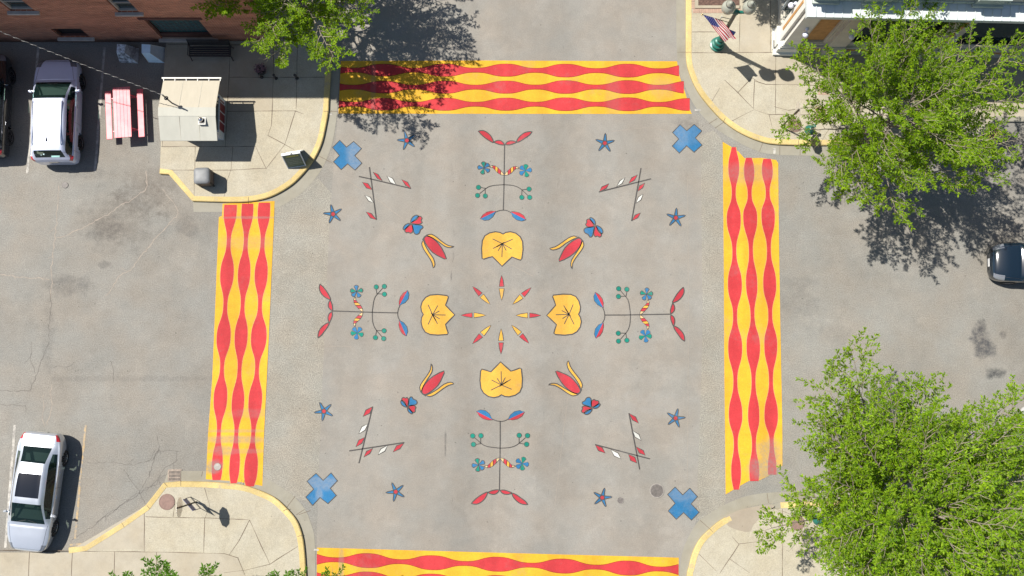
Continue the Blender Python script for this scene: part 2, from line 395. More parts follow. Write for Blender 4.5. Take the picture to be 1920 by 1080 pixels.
JOINTS = {
 'NW': [[(427, 180), (422.7, 276)], [(432, 84), (431, 108), (427.5, 188)], [(314, 84), (460, 84)], [(431, 145), (612, 145)], [(459, 60), (459, 84), (436, 84.5)], [(512.6, 145), (511, 193), (509, 235), (502, 254)], [(558, 80), (555, 205)],
        [(425.6, 209), (511, 208), (554, 208), (569, 214)], [(554, 208), (534, 271)], [(502, 254), (534, 271), (552, 281)], [(534, 271), (499, 316), (479, 274)], [(303, 275), (366, 275), (479, 274.5)], [(299, 319), (364, 319), (432, 319), (499, 316)],
        [(366, 275.6), (364, 369)], [(436.7, 275.6), (433, 318), (426.7, 336), (420, 370)], [(512, 60), (512.6, 145)], [(459, 60), (612, 60)], [(462, -10), (612, -10)], [(308, 145), (304, 275)]],
 'NE': [[(1388, 10), (1386, 98)], [(1444.7, -20), (1444.7, 98.6)], [(1297.5, 98.6), (1454, 98.6)], [(1454.4, 98.6), (1454, 215)], [(1415.6, 152), (1435, 158), (1532, 160), (1700, 161)], [(1440.6, 215), (1529, 215), (1700, 216)], [(1358.6, 150), (1383.6, 173.6), (1413, 204)],
        [(1383.6, 173.6), (1410, 146), (1426, 156)], [(1333.6, 192), (1350, 164)], [(1370, 228), (1401, 212), (1414, 205.6), (1441, 215)], [(1442, 215), (1453, 258)], [(1452, 200), (1470, 205), (1479, 207), (1500, 203), (1529, 201), (1540, 198)],
        [(1863.6, 160), (1865, 226)], [(1529, 160), (1529, 215)], [(1297, 60), (1350, 60)], [(1700, 160), (1960, 163)], [(1780, 160), (1780, 225)], [(1415, 149), (1413, 186), (1413, 204)]],
 'SW': [[(272.7, 968.8), (324, 970), (384.6, 971), (466, 974)], [(270.3, 962), (270.6, 1034)], [(384, 971), (382, 1037)], [(467.7, 975), (448, 1014), (430, 1040)], [(467.7, 975), (506, 1058)], [(506, 1058), (558, 1024.6)], [(506, 1058), (460.5, 1069), (420, 1074)],
        [(383.4, 915), (393, 947.6), (384.6, 971)], [(131, 1033), (294, 1035), (421, 1038), (446, 1046), (460, 1080)], [(293.5, 1035), (293, 1100)], [(55.6, 1032), (53, 1100)], [(136, 1034), (133, 1100)], [(215, 1034), (214, 1100)], [(324.4, 969), (328, 945)], [(-40, 1031), (131, 1033)]],
 'SE': [[(1310.6, 1039), (1343, 1070.7)], [(1385.6, 1020.7), (1349, 1076)], [(1369, 1048.5), (1406, 1074.4)], [(1385.6, 1020.7), (1372.6, 1006)], [(1467, 954), (1467, 1100)], [(1440, 975), (1474, 976), (1560, 978)], [(1560, 950), (1558, 1100)], [(1385.6, 1020), (1467, 1010)]],
}
def wobble(pts, amp, step=.16):
    out = []
    for a, c in zip(pts[:-1], pts[1:]):
        k = max(1, int((c - a).length / step)); nn = Vector((-(c - a).y, (c - a).x, 0)).normalized()
        for j in range(k):
            p = a.lerp(c, j / k); e = mnoise.noise(p * 1.7) * amp + mnoise.noise(p * 6) * amp * .7
            out.append(p + nn * (e if j else 0))
    return out + [pts[-1]]
for q, L in JOINTS.items():
    b = MB()
    for pl in L: b.ribbon(wobble(gp(pl, ZK), .015, .4), lambda t: .022 + .012 * math.sin(t * 23), z=ZK + .004)
    b.build('paving_joint', M['joint'], PAV[q])
# cross joints of the gutter, the kerb
b = MB()
for pl in [[(597, 292), (622, 305)], [(617, 209), (633, 209)], [(1286, 98), (1270, 98)], [(1329, 232), (1345, 222)], [(1357, 229), (1341, 240)], [(1500, 273), (1500, 291)], [(1462, 274), (1462, 291)], [(1430, 268), (1424, 284)],
           [(538, 951), (553, 931)], [(339, 884), (339, 902)], [(380, 884), (378, 893)], [(571, 955), (556, 965)], [(1330, 991), (1312, 975)], [(1441, 943), (1438, 925)], [(466, 380), (466, 396)], [(560, 965), (582, 957)]]:
    b.ribbon(gp(pl), .02, z=.012)
for pl in [(466, 369, 466, 379), (617, 209, 607, 209), (588, 302, 577, 294), (1286, 98, 1296, 98), (1356, 229, 1360, 221), (1497, 263, 1497, 273), (451, 908, 454, 899), (275, 947, 281, 954), (308, 905, 314, 912), (228, 980, 233, 988), (567, 1003, 558, 1006), (1330, 991, 1337, 998), (339, 902, 339, 911), (531, 958, 541, 953)]:
    b.ribbon([G(pl[0], pl[1], ZK), G(pl[2], pl[3], ZK)], .018, z=ZK + .017)
b.build('kerb_joint', M['joint'], PAV['NW'])
M['ramp'] = concrete('ramp_stain', (.255, .222, .178), .05)
b = MB(); b.poly(smoothpath(gp([(1360, 968), (1390, 955), (1415, 950), (1440, 947), (1452, 950), (1430, 962), (1424, 972), (1412, 985), (1408, 995), (1396, 997), (1372, 990), (1362, 982), (1360, 968)], ZK), 3)[:-1], z=ZK + .004)
b.build('worn_patch', M['ramp'], PAV['SE'])
b = MB()   # plain poured slabs among the exposed aggregate
for pl in [[(431, 84), (512, 84), (511, 207), (427, 208)], [(272, 1030), (133, 1031), (262, 955), (271, 951)], [(-60, 1036), (293, 1036), (292, 1200), (-60, 1200)], [(294, 1036), (421, 1039), (445, 1048), (458, 1080), (456, 1200), (294, 1200)], [(421, 210), (366, 274), (304, 274), (309, 90), (430, 90)]]:
    b.poly(gp(pl, ZK), z=ZK + .002)
# keep winding upward
b.build('smooth_slab', M['walk'], PAV['SW'])
b = MB()
for pl in [[(1389, 27), (1444, 27), (1444, 98), (1387, 98)], [(1446, 100), (1454, 100), (1454, 157), (1430, 152), (1415, 149)], [(1456, 100), (1700, 100), (1700, 159), (1456, 157)], [(1702, 100), (2300, 100), (2300, 226), (1868, 223), (1820, 262), (1702, 262)]]:
    b.poly(gp(pl, ZK), z=ZK + .002)
b.build('smooth_slab', M['walk'], PAV['NE'])

PALE = [[(274, 320), (273, 356), (260, 365), (236, 379), (209, 397), (178, 414), (154, 429), (127, 440), (106, 445)], [(332, 403), (313, 425), (294, 444), (274, 471), (253, 495), (231, 512), (212, 538), (197, 555)], [(110, 348), (107, 406), (103, 444), (99, 480), (97, 524), (95, 560)],
        [(0, 515), (50, 521), (93, 525)], [(97, 721), (96, 763), (89, 797)], [(82, 740), (83, 800)], [(305, 355), (325, 380), (334, 403)]]
DARK = [[(94.6, 540), (94.6, 589), (91, 610), (94, 638), (83, 664), (70, 701), (56, 733), (0, 731)], [(207, 677), (213, 696), (212.6, 716)], [(294, 816), (299, 836), (289, 860), (281, 891), (261, 924), (239, 938), (194, 969), (156, 999), (131, 1016)],
        [(161, 866), (208, 867), (247, 872), (286, 863), (294, 847), (340, 846)], [(332, 846), (332, 863), (305, 883), (286, 908), (271, 919)], [(180, 981), (219, 955), (259, 926), (269, 919), (293, 909), (315, 883)], [(282, 862), (292, 843)], [(232, 880), (245, 900), (262, 920), (272, 945)],
        [(0, 758), (48, 760), (48, 772)], [(59, 640), (57, 672), (66, 700)], [(100, 690), (125, 688), (140, 678)]]
for nm, L, mt, wd in (('sealed_crack', PALE, M['crack_pale'], .035), ('crack', DARK, M['crack'], .02)):
    b = MB()
    for pl in L: 
        P_ = wobble(gp(pl), .09, .09); b.ribbon(P_, lambda t: wd * (.35 + 1.2 * abs(mnoise.noise(Vector((t * 14, pl[0][0], 0)))) + .5 * abs(math.sin(t * 37 + 1))), z=.004)
        for i in range(6, len(P_) - 3, 13):   # short side cracks
            a_ = random.uniform(0, 2 * PI); q_ = P_[i] + Vector((math.cos(a_), math.sin(a_), 0)) * random.uniform(.1, .4); b.ribbon(wobble([P_[i], q_], .05, .07), wd * .45, z=.0045)
    b.build(nm, mt, ground)
b = MB()
for pl in [[(647, 336), (694, 365), (755, 409.5), (784, 422), (804, 436)], [(952, 496), (975, 505), (1000, 518)]]: b.ribbon(wobble(gp(pl), .03, .12), .014, z=.0088)
for pl in [[(585, 649), (612, 649), (660, 650)], [(1144, 246), (1172, 244), (1213, 239), (1258, 246)], [(1289, 330), (1291, 600), (1289, 900)], [(1075, 655), (1040, 950)]]: b.ribbon(wobble(gp(pl), .02, .12), .011, z=.0084)
b.build('hairline_crack', M['crack_pale'], road)
# parking bay lines
b = MB()
for pl in [[(72, 87), (51, 325)], [(196, 88), (178, 322)], [(28, 797), (10, 1027)]]: b.ribbon(wobble(gp(pl), .012, .15), .105, z=.006)
b.build('bay_line', M['line_white'], ground)
b = MB()
for pl in [[(161, 797), (150, 900)], [(150, 903), (141, 1010)], [(131, 1022), (160, 1020)]]: b.ribbon(wobble(gp(pl), .012, .15), .09, z=.006)
b.build('bay_line', M['line_yellow'], ground)
b = MB()
for x, y, a, c in [(1308, 206.5, .25, .1), (618.5, 214, .2, .1), (1452, 283, .1, .25), (593, 1031, .2, .08)]: b.box(G(x, y) + Vector((0, 0, .012)), (a, c, .006))
b.build('marker_dab', M['line_white'], ground)

# ============================================================ THE PAINTED CROSSWALKS
def crosswalk(label, outline, rows, horiz, rng, period):
    b = MB(); b.poly(gp(outline), 0, z=.012)
    for rows_i, nodes in enumerate(rows):
        nodes = [nodes[0]] * 1 + nodes
        key = 0 if horiz else 1
        P = sorted(nodes[1:], key=lambda n: n[key])
        def at(s):
            # centre and half width
            if s <= P[0][key]: i = 0; a = (P[0][0] * 2 - P[1][0], P[0][1] * 2 - P[1][1], P[0][2]); c = P[0]
            elif s >= P[-1][key]: a = P[-1]; c = (P[-1][0] * 2 - P[-2][0], P[-1][1] * 2 - P[-2][1], P[-1][2])
            else:
                for a, c in zip(P[:-1], P[1:]):
                    if a[key] <= s <= c[key]: break
            t = (s - a[key]) / (c[key] - a[key]); o = 1 - key
            if t < -.0001 or t > 1.0001: t = t % 1
            cen = a[o] + (c[o] - a[o]) * t
            bul = a[2] if t < .5 else c[2]
            e = (1 + math.cos(2 * PI * t)) / 2; e = e * e * (3 - 2 * e) * .55 + e * .45
            return cen, 3.6 + (bul - 3.6) * e
        lo_, hi_ = rng[rows_i] if isinstance(rng[0], tuple) else rng
        for (wo, wl, z, mt) in ((1.0, 1.0, .015, 2), (.0, .0, .018, 1)):
            top = []; bot = []; s = lo_
            while True:
                cc, hh = at(s)
                if horiz: top.append(G(s, cc - hh - wo)); bot.append(G(s, cc + hh + wl))
                else: top.append(G(cc - hh - wo, s)); bot.append(G(cc + hh + wl, s))
                if s >= hi_: break
                s = min(s + 4, hi_)
            n = len(top)
            # rim in the lighter or darker rim paint under the red
            if mt == 2:
                vs = [(p.x, p.y, z) for p in top + bot]
                b.add(vs, [(i, n + i, n + i + 1, i + 1) if horiz else (i + 1, n + i + 1, n + i, i)[::1] for i in range(n - 1)], 2)
            else:
                vs = [(p.x, p.y, z) for p in top + bot]
                b.add(vs, [(i, n + i, n + i + 1, i + 1) for i in range(n - 1)], 1)
    o = b.build('painted_crosswalk', [M['yellow'], M['red'], M['edge_light'] if not horiz else M['edge_dark']], road)
    o['label'] = label; return o
crosswalk('yellow crosswalk with three red beaded stripes, tree shadow on its end', [(639, 114.5), (900, 113.5), (1269.5, 115), (1272, 135), (1276.4, 149.5), (1285, 175), (1294, 207), (1297, 213.5), (1150, 213.7), (900, 213.5), (634.5, 213)],
    [[(604, y0, 10.5), (719, y0, 10.8), (834, y1, 11.3), (949, y1, 11.3), (1060, y2, 11.8), (1177, y2, 12), (1292, y2 + .5, 11)] for y0, y1, y2 in ((131.6, 131.8, 132.6), (163.5, 163.6, 163.4), (195.6, 195.6, 195.6))], True, ((638.5, 1273), (637, 1282), (635.5, 1293)), 115)
crosswalk('yellow crosswalk with red beaded stripes, cut by the edge of the photo', [(594.8, 1026.7), (960, 1037), (1272.5, 1045.5), (1272.5, 1144), (960, 1136), (593, 1128)],
    [[(569, 1048 + d, 12), (690, 1051 + d, 13), (811, 1055 + d, 13), (933, 1057.8 + d, 13), (1056, 1061.3 + d, 13), (1177, 1065 + d, 13), (1296, 1068.5 + d, 12)] for d in (0, 34.5, 69)], True, (594, 1272), 121)
crosswalk('yellow crosswalk with red beaded stripes, worn grey near the drain', [(417.5, 382), (515, 377), (514, 407), (503.6, 640), (495, 818), (492, 911), (440, 902), (386, 898.5), (388, 862), (390, 818), (398, 711), (401, 640), (410.5, 407), (416.5, 405)],
    [[(432, 395, 12), (425.8, 513, 12.5), (419.5, 632, 13), (413.5, 746, 12.5), (407.5, 872, 10)], [(464, 395, 11), (457.9, 513, 11.5), (452.3, 630, 12), (446.3, 755, 11.5), (440, 872, 9.5)], [(495, 397, 11.5), (489.8, 513, 12), (485.4, 632, 14.5), (478.8, 751, 12.5), (470.7, 878, 12.5)]], False, ((384, 900), (382, 906), (380, 912)), 118)
crosswalk('yellow crosswalk with red beaded stripes, running between the two street trees', [(1355, 266), (1372, 276), (1385, 285), (1396, 297), (1427, 296), (1455, 300), (1459, 306), (1460, 420), (1462.7, 590), (1466.7, 800), (1467, 873), (1457, 878), (1440, 893), (1425, 900), (1405, 901), (1380, 915), (1360.5, 927), (1358, 700), (1357, 500)],
    [[(1375.6, 314, 10), (1375.6, 410, 13), (1377.8, 534, 13), (1378.3, 652, 13), (1379, 778, 12.5), (1380, 884, 9)], [(1404.5, 322, 9.5), (1406.4, 407, 13), (1409.2, 533, 10.5), (1412.3, 650, 12.5), (1413, 780, 10.5), (1414, 884, 9)], [(1438.5, 319, 10), (1440, 404, 12.5), (1443, 533, 12), (1445, 647, 12), (1445.7, 780, 12.5), (1447.7, 880, 8)]], False, ((276, 918), (296, 902), (298, 890)), 120)

# ============================================================ THE MURAL IN THE MIDDLE
MM = [M[k] for k in ('outline', 'mural_red', 'mural_blue', 'mural_green', 'mural_yellow', 'mural_cream', 'mural_white')]
OUT, RED, BLU, GRN, YEL, CRM, WHT = range(7)
LW = .042
class Motif:
    def __init__(s, xf): s.b = MB(); s.xf = xf; s.k = 0
    def p(s, pts): return gp([s.xf(q) for q in pts])
    def fill(s, pts, mat, smooth=0, line=True, lw=LW):
        P = s.p(pts)
        if smooth: P = smoothpath(P + [P[0]], smooth)[:-1]
        ar = sum(P[i].x * P[(i + 1) % len(P)].y - P[(i + 1) % len(P)].x * P[i].y for i in range(len(P)))
        if ar < 0: P = P[::-1]
        s.b.poly(P, mat, z=.0125 + .0003 * s.k); s.k += 1
        if line: s.b.ribbon(P, lw, z=.018, m=OUT, closed=True)
    def line(s, pts, smooth=0, lw=LW):
        P = s.p(pts)
        if smooth: P = smoothpath(P, smooth)
        s.b.ribbon(P, lw, z=.0185, m=OUT)
    def disc(s, c, r, mat):
        s.fill([(c[0] + r * math.cos(a * PI / 7), c[1] + r * math.sin(a * PI / 7)) for a in range(14)], mat)
    def done(s, name, label=None):
        o = s.b.build(name, MM, road)
        if label: o['label'] = label
        return o
def simil(A, B, a, b_, mirror=False):
    # plane similarity taking design points A,B to photo-measured spots a,b
    A, B, a, b_ = (complex(*q) for q in (A, B, a, b_)); k = (b_ - a) / (B - A)
    def f(p):
        d = (complex(p[0], p[1]) - A)
        if mirror: u = (B - A) / abs(B - A); d = u * (d / u).conjugate()
        r = a + k * d; return (r.real, r.imag)
    return f
def crop(ox, oy, s): return lambda p: (ox + p[0] / s, oy + p[1] / s)
cA, cB, cC, cD, cE, cF = crop(580, 220, 4.908), crop(940, 220, 4.910), crop(580, 400, 4.153), crop(940, 400, 4.154), crop(560, 640, 3.375), crop(940, 640, 3.1775)
cP = crop(860, 500, 6)
WHERE = ['top', 'bottom', 'left', 'right']
def plant(a, b_, label, mir=False):
    m = Motif(simil((357, 225), (343, 887), a, b_, mir))
    mx = lambda pts, ax=354, dy=0: [(2 * ax - x, y + dy) for x, y in pts]
    L1 = [(90, 85), (125, 80), (160, 87), (200, 115), (230, 155), (243, 200), (215, 190), (170, 162), (125, 125)]
    L2 = [(246, 198), (270, 185), (300, 180), (330, 190), (354, 222), (320, 224), (285, 215)]
    R1 = [(636, 92), (600, 92), (560, 102), (520, 130), (490, 165), (481, 197), (520, 185), (570, 152), (610, 125)]
    R2 = [(363, 222), (385, 195), (420, 184), (455, 188), (477, 200), (440, 215), (405, 225)]
    for q in (L1, L2, R1, R2): m.fill(q, RED, 3)
    m.line([(357, 225), (354, 400), (352, 530), (349, 700), (343, 887)])
    U = [(348, 520), (320, 487), (290, 457), (262, 439), (235, 434), (205, 446)]; D = [(350, 534), (316, 527), (286, 508), (260, 480), (238, 458), (205, 451)]
    for dy, fx in ((0, False), (12, True)):
        u = mx(U, 354, 0) if fx else U; d = mx(D, 354, 0) if fx else D
        if fx: u = [(x, y + 12 * i / 5) for i, (x, y) in enumerate(u)]; d = [(x, y + 12 * i / 5) for i, (x, y) in enumerate(d)]
        cols = [CRM, RED, YEL, RED, CRM]
        for i in range(5): m.fill([u[i], u[i + 1], d[i + 1], d[i]], cols[i], lw=.028)
        c = (567, 487) if fx else (148, 460)
        dirs = ([(-83, GRN), (-140, BLU), (148, BLU), (72, GRN), (-8, BLU)] if fx else [(-97, GRN), (-40, BLU), (32, BLU), (108, GRN), (188, BLU)])
        for ang, mt in dirs:
            pts = [c]
            for da, rr in ((-22, 58), (-8, 64), (8, 64), (22, 58)): pts.append((c[0] + rr * math.cos(R(ang + da)), c[1] + rr * math.sin(R(ang + da))))
            m.fill(pts, mt, lw=.034)
    m.line([(164, 670), (195, 650), (240, 638), (300, 632), (350, 629), (420, 634), (460, 642), (500, 658), (535, 684)], 2, .034)
    for pl in ([(168, 668), (115, 656)], [(160, 672), (160, 722)], [(164, 670), (103, 720)], [(533, 682), (585, 675)], [(533, 682), (530, 738)], [(533, 682), (592, 738)]): m.line(pl, 0, .03)
    for c in ((92, 656), (82, 738), (161, 743), (605, 674), (611, 758), (531, 758)): m.disc(c, 21, GRN)
    m.line([(268, 906), (300, 893), (343, 887), (385, 893), (420, 913)], 2, .034)
    m.fill([(268, 900), (225, 898), (180, 908), (140, 935), (112, 975)], RED, 0); m.fill([(112, 975), (150, 990), (195, 985), (235, 955), (268, 900)], BLU, 0)
    m.fill([(420, 907), (460, 905), (510, 918), (550, 945), (573, 985)], RED, 0); m.fill([(573, 985), (530, 997), (480, 985), (440, 950), (420, 907)], BLU, 0)
    return m.done('painted_plant', label)
plant((946, 271.7), (943.5, 394), 'painted plant with red leaves, berries and buds, nearest the striped crossing at the top')
plant((936.3, 918.5), (937.8, 790), 'painted plant with red leaves, berries and buds at the foot of the mural', True)
plant((623.3, 583), (745.7, 586.6), 'painted plant with red leaves, berries and buds on the left of the mural', True)
plant((1257, 589), (1133.8, 590.7), 'painted plant with red leaves, berries and buds on the right of the mural')
def star(cx, cy, ang, Rr=18.2):
    m = Motif(lambda p: p); pts = []
    for i in range(5):
        a = R(ang + 72 * i)
        for da, rr in ((-36, .30), (-14, .52), (-4.5, .9), (0, 1.02), (4.5, .9), (14, .52)): pts.append((cx + Rr * rr * math.cos(a + R(da)), cy + Rr * rr * math.sin(a + R(da))))
    m.fill(pts, BLU, lw=.036); m.disc((cx, cy), 4.3, RED); m.done('painted_star')
for s_ in ((763, 263.5, -105), (624.5, 401.5, -103), (1134, 268.5, -87), (1267, 408.5, -86), (607.5, 771, -116), (742, 922, -113), (1266.5, 784, -76), (1129, 933, -76)): star(*s_)
for cc, pts in ((cA, [(280, 212), (343, 275), (408, 222), (480, 288), (418, 353), (484, 422), (420, 487), (352, 428), (293, 482), (222, 410), (277, 352), (214, 278)]),
                (cB, [(1645, 68), (1705, 125), (1775, 65), (1845, 125), (1785, 190), (1847, 255), (1773, 322), (1705, 262), (1638, 330), (1573, 265), (1632, 200), (1575, 140)]),
                (cE, [(110, 835), (155, 880), (205, 832), (245, 882), (200, 930), (238, 975), (185, 1027), (135, 988), (88, 1038), (45, 985), (95, 935), (53, 885)]),
                (cF, [(1035, 868), (1080, 915), (1122, 875), (1168, 925), (1130, 968), (1178, 1018), (1132, 1065), (1085, 1020), (1042, 1060), (993, 1010), (1035, 965), (990, 912)])):
    m = Motif(cc); m.fill(pts, BLU, lw=.04); m.done('painted_cross')
CH = [(cA, [[(457, 545), (560, 566), (935, 655)], [(553, 458), (575, 620), (617, 943)]], [(587, 505), (632, 525), (670, 583), (625, 562)], [(715, 540), (765, 560), (797, 618), (745, 600)], [(850, 572), (905, 598), (935, 655), (885, 625)], [(489, 598), (540, 610), (577, 667), (525, 650)], [(510, 717), (560, 735), (592, 788), (545, 770)], [(523, 870), (570, 885), (617, 943), (560, 925)]),
      (cB, [[(897, 687), (1378, 566)], [(1285, 468), (1199, 955)]], [(990, 612), (965, 655), (903, 683), (925, 640)], [(1138, 555), (1110, 610), (1062, 637), (1090, 585)], [(1252, 530), (1225, 580), (1172, 607), (1200, 555)], [(1320, 605), (1300, 650), (1255, 680), (1272, 630)], [(1303, 708), (1285, 760), (1240, 790), (1260, 735)], [(1280, 880), (1255, 925), (1205, 950), (1230, 900)]),
      (cE, [[(320, 693), (668, 640)], [(382, 770), (468, 413)]], [(468, 413), (450, 455), (408, 475), (425, 435)], [(438, 522), (420, 562), (380, 585), (400, 540)], [(417, 608), (400, 645), (362, 667), (380, 625)], [(468, 678), (450, 710), (412, 732), (430, 695)], [(563, 658), (545, 695), (502, 718), (520, 680)], [(665, 645), (640, 680), (597, 700), (620, 660)]),
      (cF, [[(558, 615), (885, 700)], [(760, 428), (824, 763)]], [(762, 430), (800, 450), (817, 488), (780, 468)], [(783, 532), (820, 555), (832, 590), (795, 570)], [(803, 628), (845, 650), (857, 678), (820, 665)], [(757, 673), (795, 690), (807, 725), (770, 710)], [(652, 645), (695, 665), (712, 700), (672, 683)], [(560, 618), (600, 632), (618, 665), (578, 652)])]
WHITES = {0: (1, 4), 1: (1, 4), 2: (1, 4), 3: (1, 4)}
for i, ch in enumerate(CH):
    m = Motif(ch[0])
    for ln in ch[1]: m.line(ln, 0, .05)
    for j, d in enumerate(ch[2:]): m.fill(d, WHT if j in WHITES[i] else RED, lw=.036)
    m.done('painted_arrow')
def heart_flower(P, Q):
    m = Motif(simil((930, 970), (1015, 1040), P, Q))
    m.fill([(930, 967), (940, 935), (958, 912), (985, 900), (1003, 908), (1000, 925), (975, 950)], BLU, 2)
    m.fill([(935, 975), (975, 940), (1000, 915), (1025, 912), (1037, 930), (1028, 950), (1038, 967), (1015, 983), (980, 983)], RED, 2)
    m.fill([(948, 985), (1005, 990), (1038, 997), (1045, 1018), (1022, 1035), (1012, 1065), (985, 1078), (962, 1060)], BLU, 2)
    m.fill([(940, 985), (953, 1020), (952, 1050), (932, 1067), (912, 1058), (893, 1062), (878, 1045), (895, 1015)], RED, 2)
    m.fill([(930, 975), (905, 978), (880, 992), (863, 1020), (868, 1035), (895, 1018)], BLU, 2)
    m.done('painted_heart_flower')
heart_flower(cA((930, 970)), cA((1015, 1040))); heart_flower(cD((737, 93)), cD((672, 158))); heart_flower(cE((685, 418)), cE((728, 370))); heart_flower(cF((543, 402)), cF((502, 352)))
def tulip(P, Q):
    m = Motif(simil((905, 178), (1067, 355), P, Q))
    m.fill([(900, 180), (935, 180), (985, 215), (1030, 270), (1067, 355), (1020, 340), (960, 305), (915, 250), (893, 205)], RED, 2)
    m.fill([(912, 170), (950, 163), (990, 185), (1040, 225), (1085, 252), (1127, 258), (1100, 267), (1060, 260), (1010, 225), (960, 192), (930, 180)], YEL, 2)
    m.fill([(888, 208), (875, 235), (890, 280), (930, 340), (955, 385), (965, 425), (978, 400), (965, 350), (930, 300), (900, 245)], YEL, 2)
    m.line([(883, 208), (897, 185), (920, 168)], 0, .06); m.done('painted_tulip')
tulip(cC((905, 178)), cC((1067, 355))); tulip(cD((625, 205)), cD((450, 375))); tulip(cE((780, 327)), cE((920, 187))); tulip(cF((462, 310)), cF((322, 178)))
def blossom(P, Q):
    m = Motif(simil((885, 787), (1132, 790), P, Q))
    m.fill([(1132, 790), (1095, 752), (1060, 715), (1074, 680), (1083, 650), (1070, 640), (1000, 632), (940, 637), (905, 655), (878, 690), (868, 730), (874, 765), (887, 787), (874, 812), (870, 845), (880, 890), (902, 925), (940, 943), (1000, 948), (1075, 943), (1080, 930), (1068, 895), (1060, 865), (1095, 828)], YEL, 0, lw=.05)
    for q in ((925, 712), (1000, 718), (1012, 760), (1062, 792), (1015, 822), (998, 860), (925, 865)): m.line([(960, 790), q], 0, .034)
    m.line([(950, 775), (985, 835)], 0, .045); m.done('painted_blossom')
blossom(cC((885, 787)), cC((1132, 790))); blossom(cD((603, 787)), cD((353, 795))); blossom((943, 438.5), (941.2, 499.2)); blossom((940, 740.7), (938.4, 678.5))
for a, c in (((483, 97), (483, 378)), ((815, 235), (607, 424)), ((925, 548), (641, 548)), ((790, 863), (594, 656)), ((475, 983), (477, 698)), ((155, 867), (363, 659)), ((25, 546), (305, 546)), ((155, 222), (353, 424))):
    m = Motif(simil((0, 0), (100, 0), cP(a), cP(c)))
    m.fill([(0, 0), (20, -6), (45, -9.5), (45, 9.5), (20, 6)], RED, lw=.03); m.fill([(53, -10), (80, -6), (100, 0), (80, 6), (53, 10)], YEL, lw=.03)
    m.done('painted_spear')
# ============================================================ TREES
def leaf_mat(name, c0, c1):
    b = NB(name); geo = b.n('ShaderNodeNewGeometry')
    r = b.n('ShaderNodeValToRGB'); r.color_ramp.elements[0].color = (*c0, 1); r.color_ramp.elements[1].color = (*c1, 1)
    b.link(geo.outputs['Random Per Island'], r.inputs[0])
    c = b.scale(r.outputs[0], b.ramp(b.noise(1.3, 4, .6), .32, .68, .82, 1.34))
    b.fin(c, .5, spec=.22)
    tr = b.n('ShaderNodeBsdfTranslucent'); tc = b.scale(c, 1.25); b.link(tc, tr.inputs[0])
    mx = b.n('ShaderNodeMixShader'); mx.inputs[0].default_value = .5
    b.link(b.b.outputs[0], mx.inputs[1]); b.link(tr.outputs[0], mx.inputs[2]); b.link(mx.outputs[0], b.out.inputs[0]); return b.m
M['leaf'] = leaf_mat('willow_leaf', (.075, .160, .004), (.22, .33, .008))
M['leaf_light'] = leaf_mat('spring_leaf', (.085, .185, .005), (.25, .37, .014))
M['leaf_dark'] = leaf_mat('dark_leaf', (.045, .125, .008), (.12, .25, .016))
M['bark'] = plain('bark', (.17, .145, .115), .9, var=.35, sc=12)
M['twig'] = plain('twig_bark', (.20, .17, .115), .85, var=.25, sc=8)

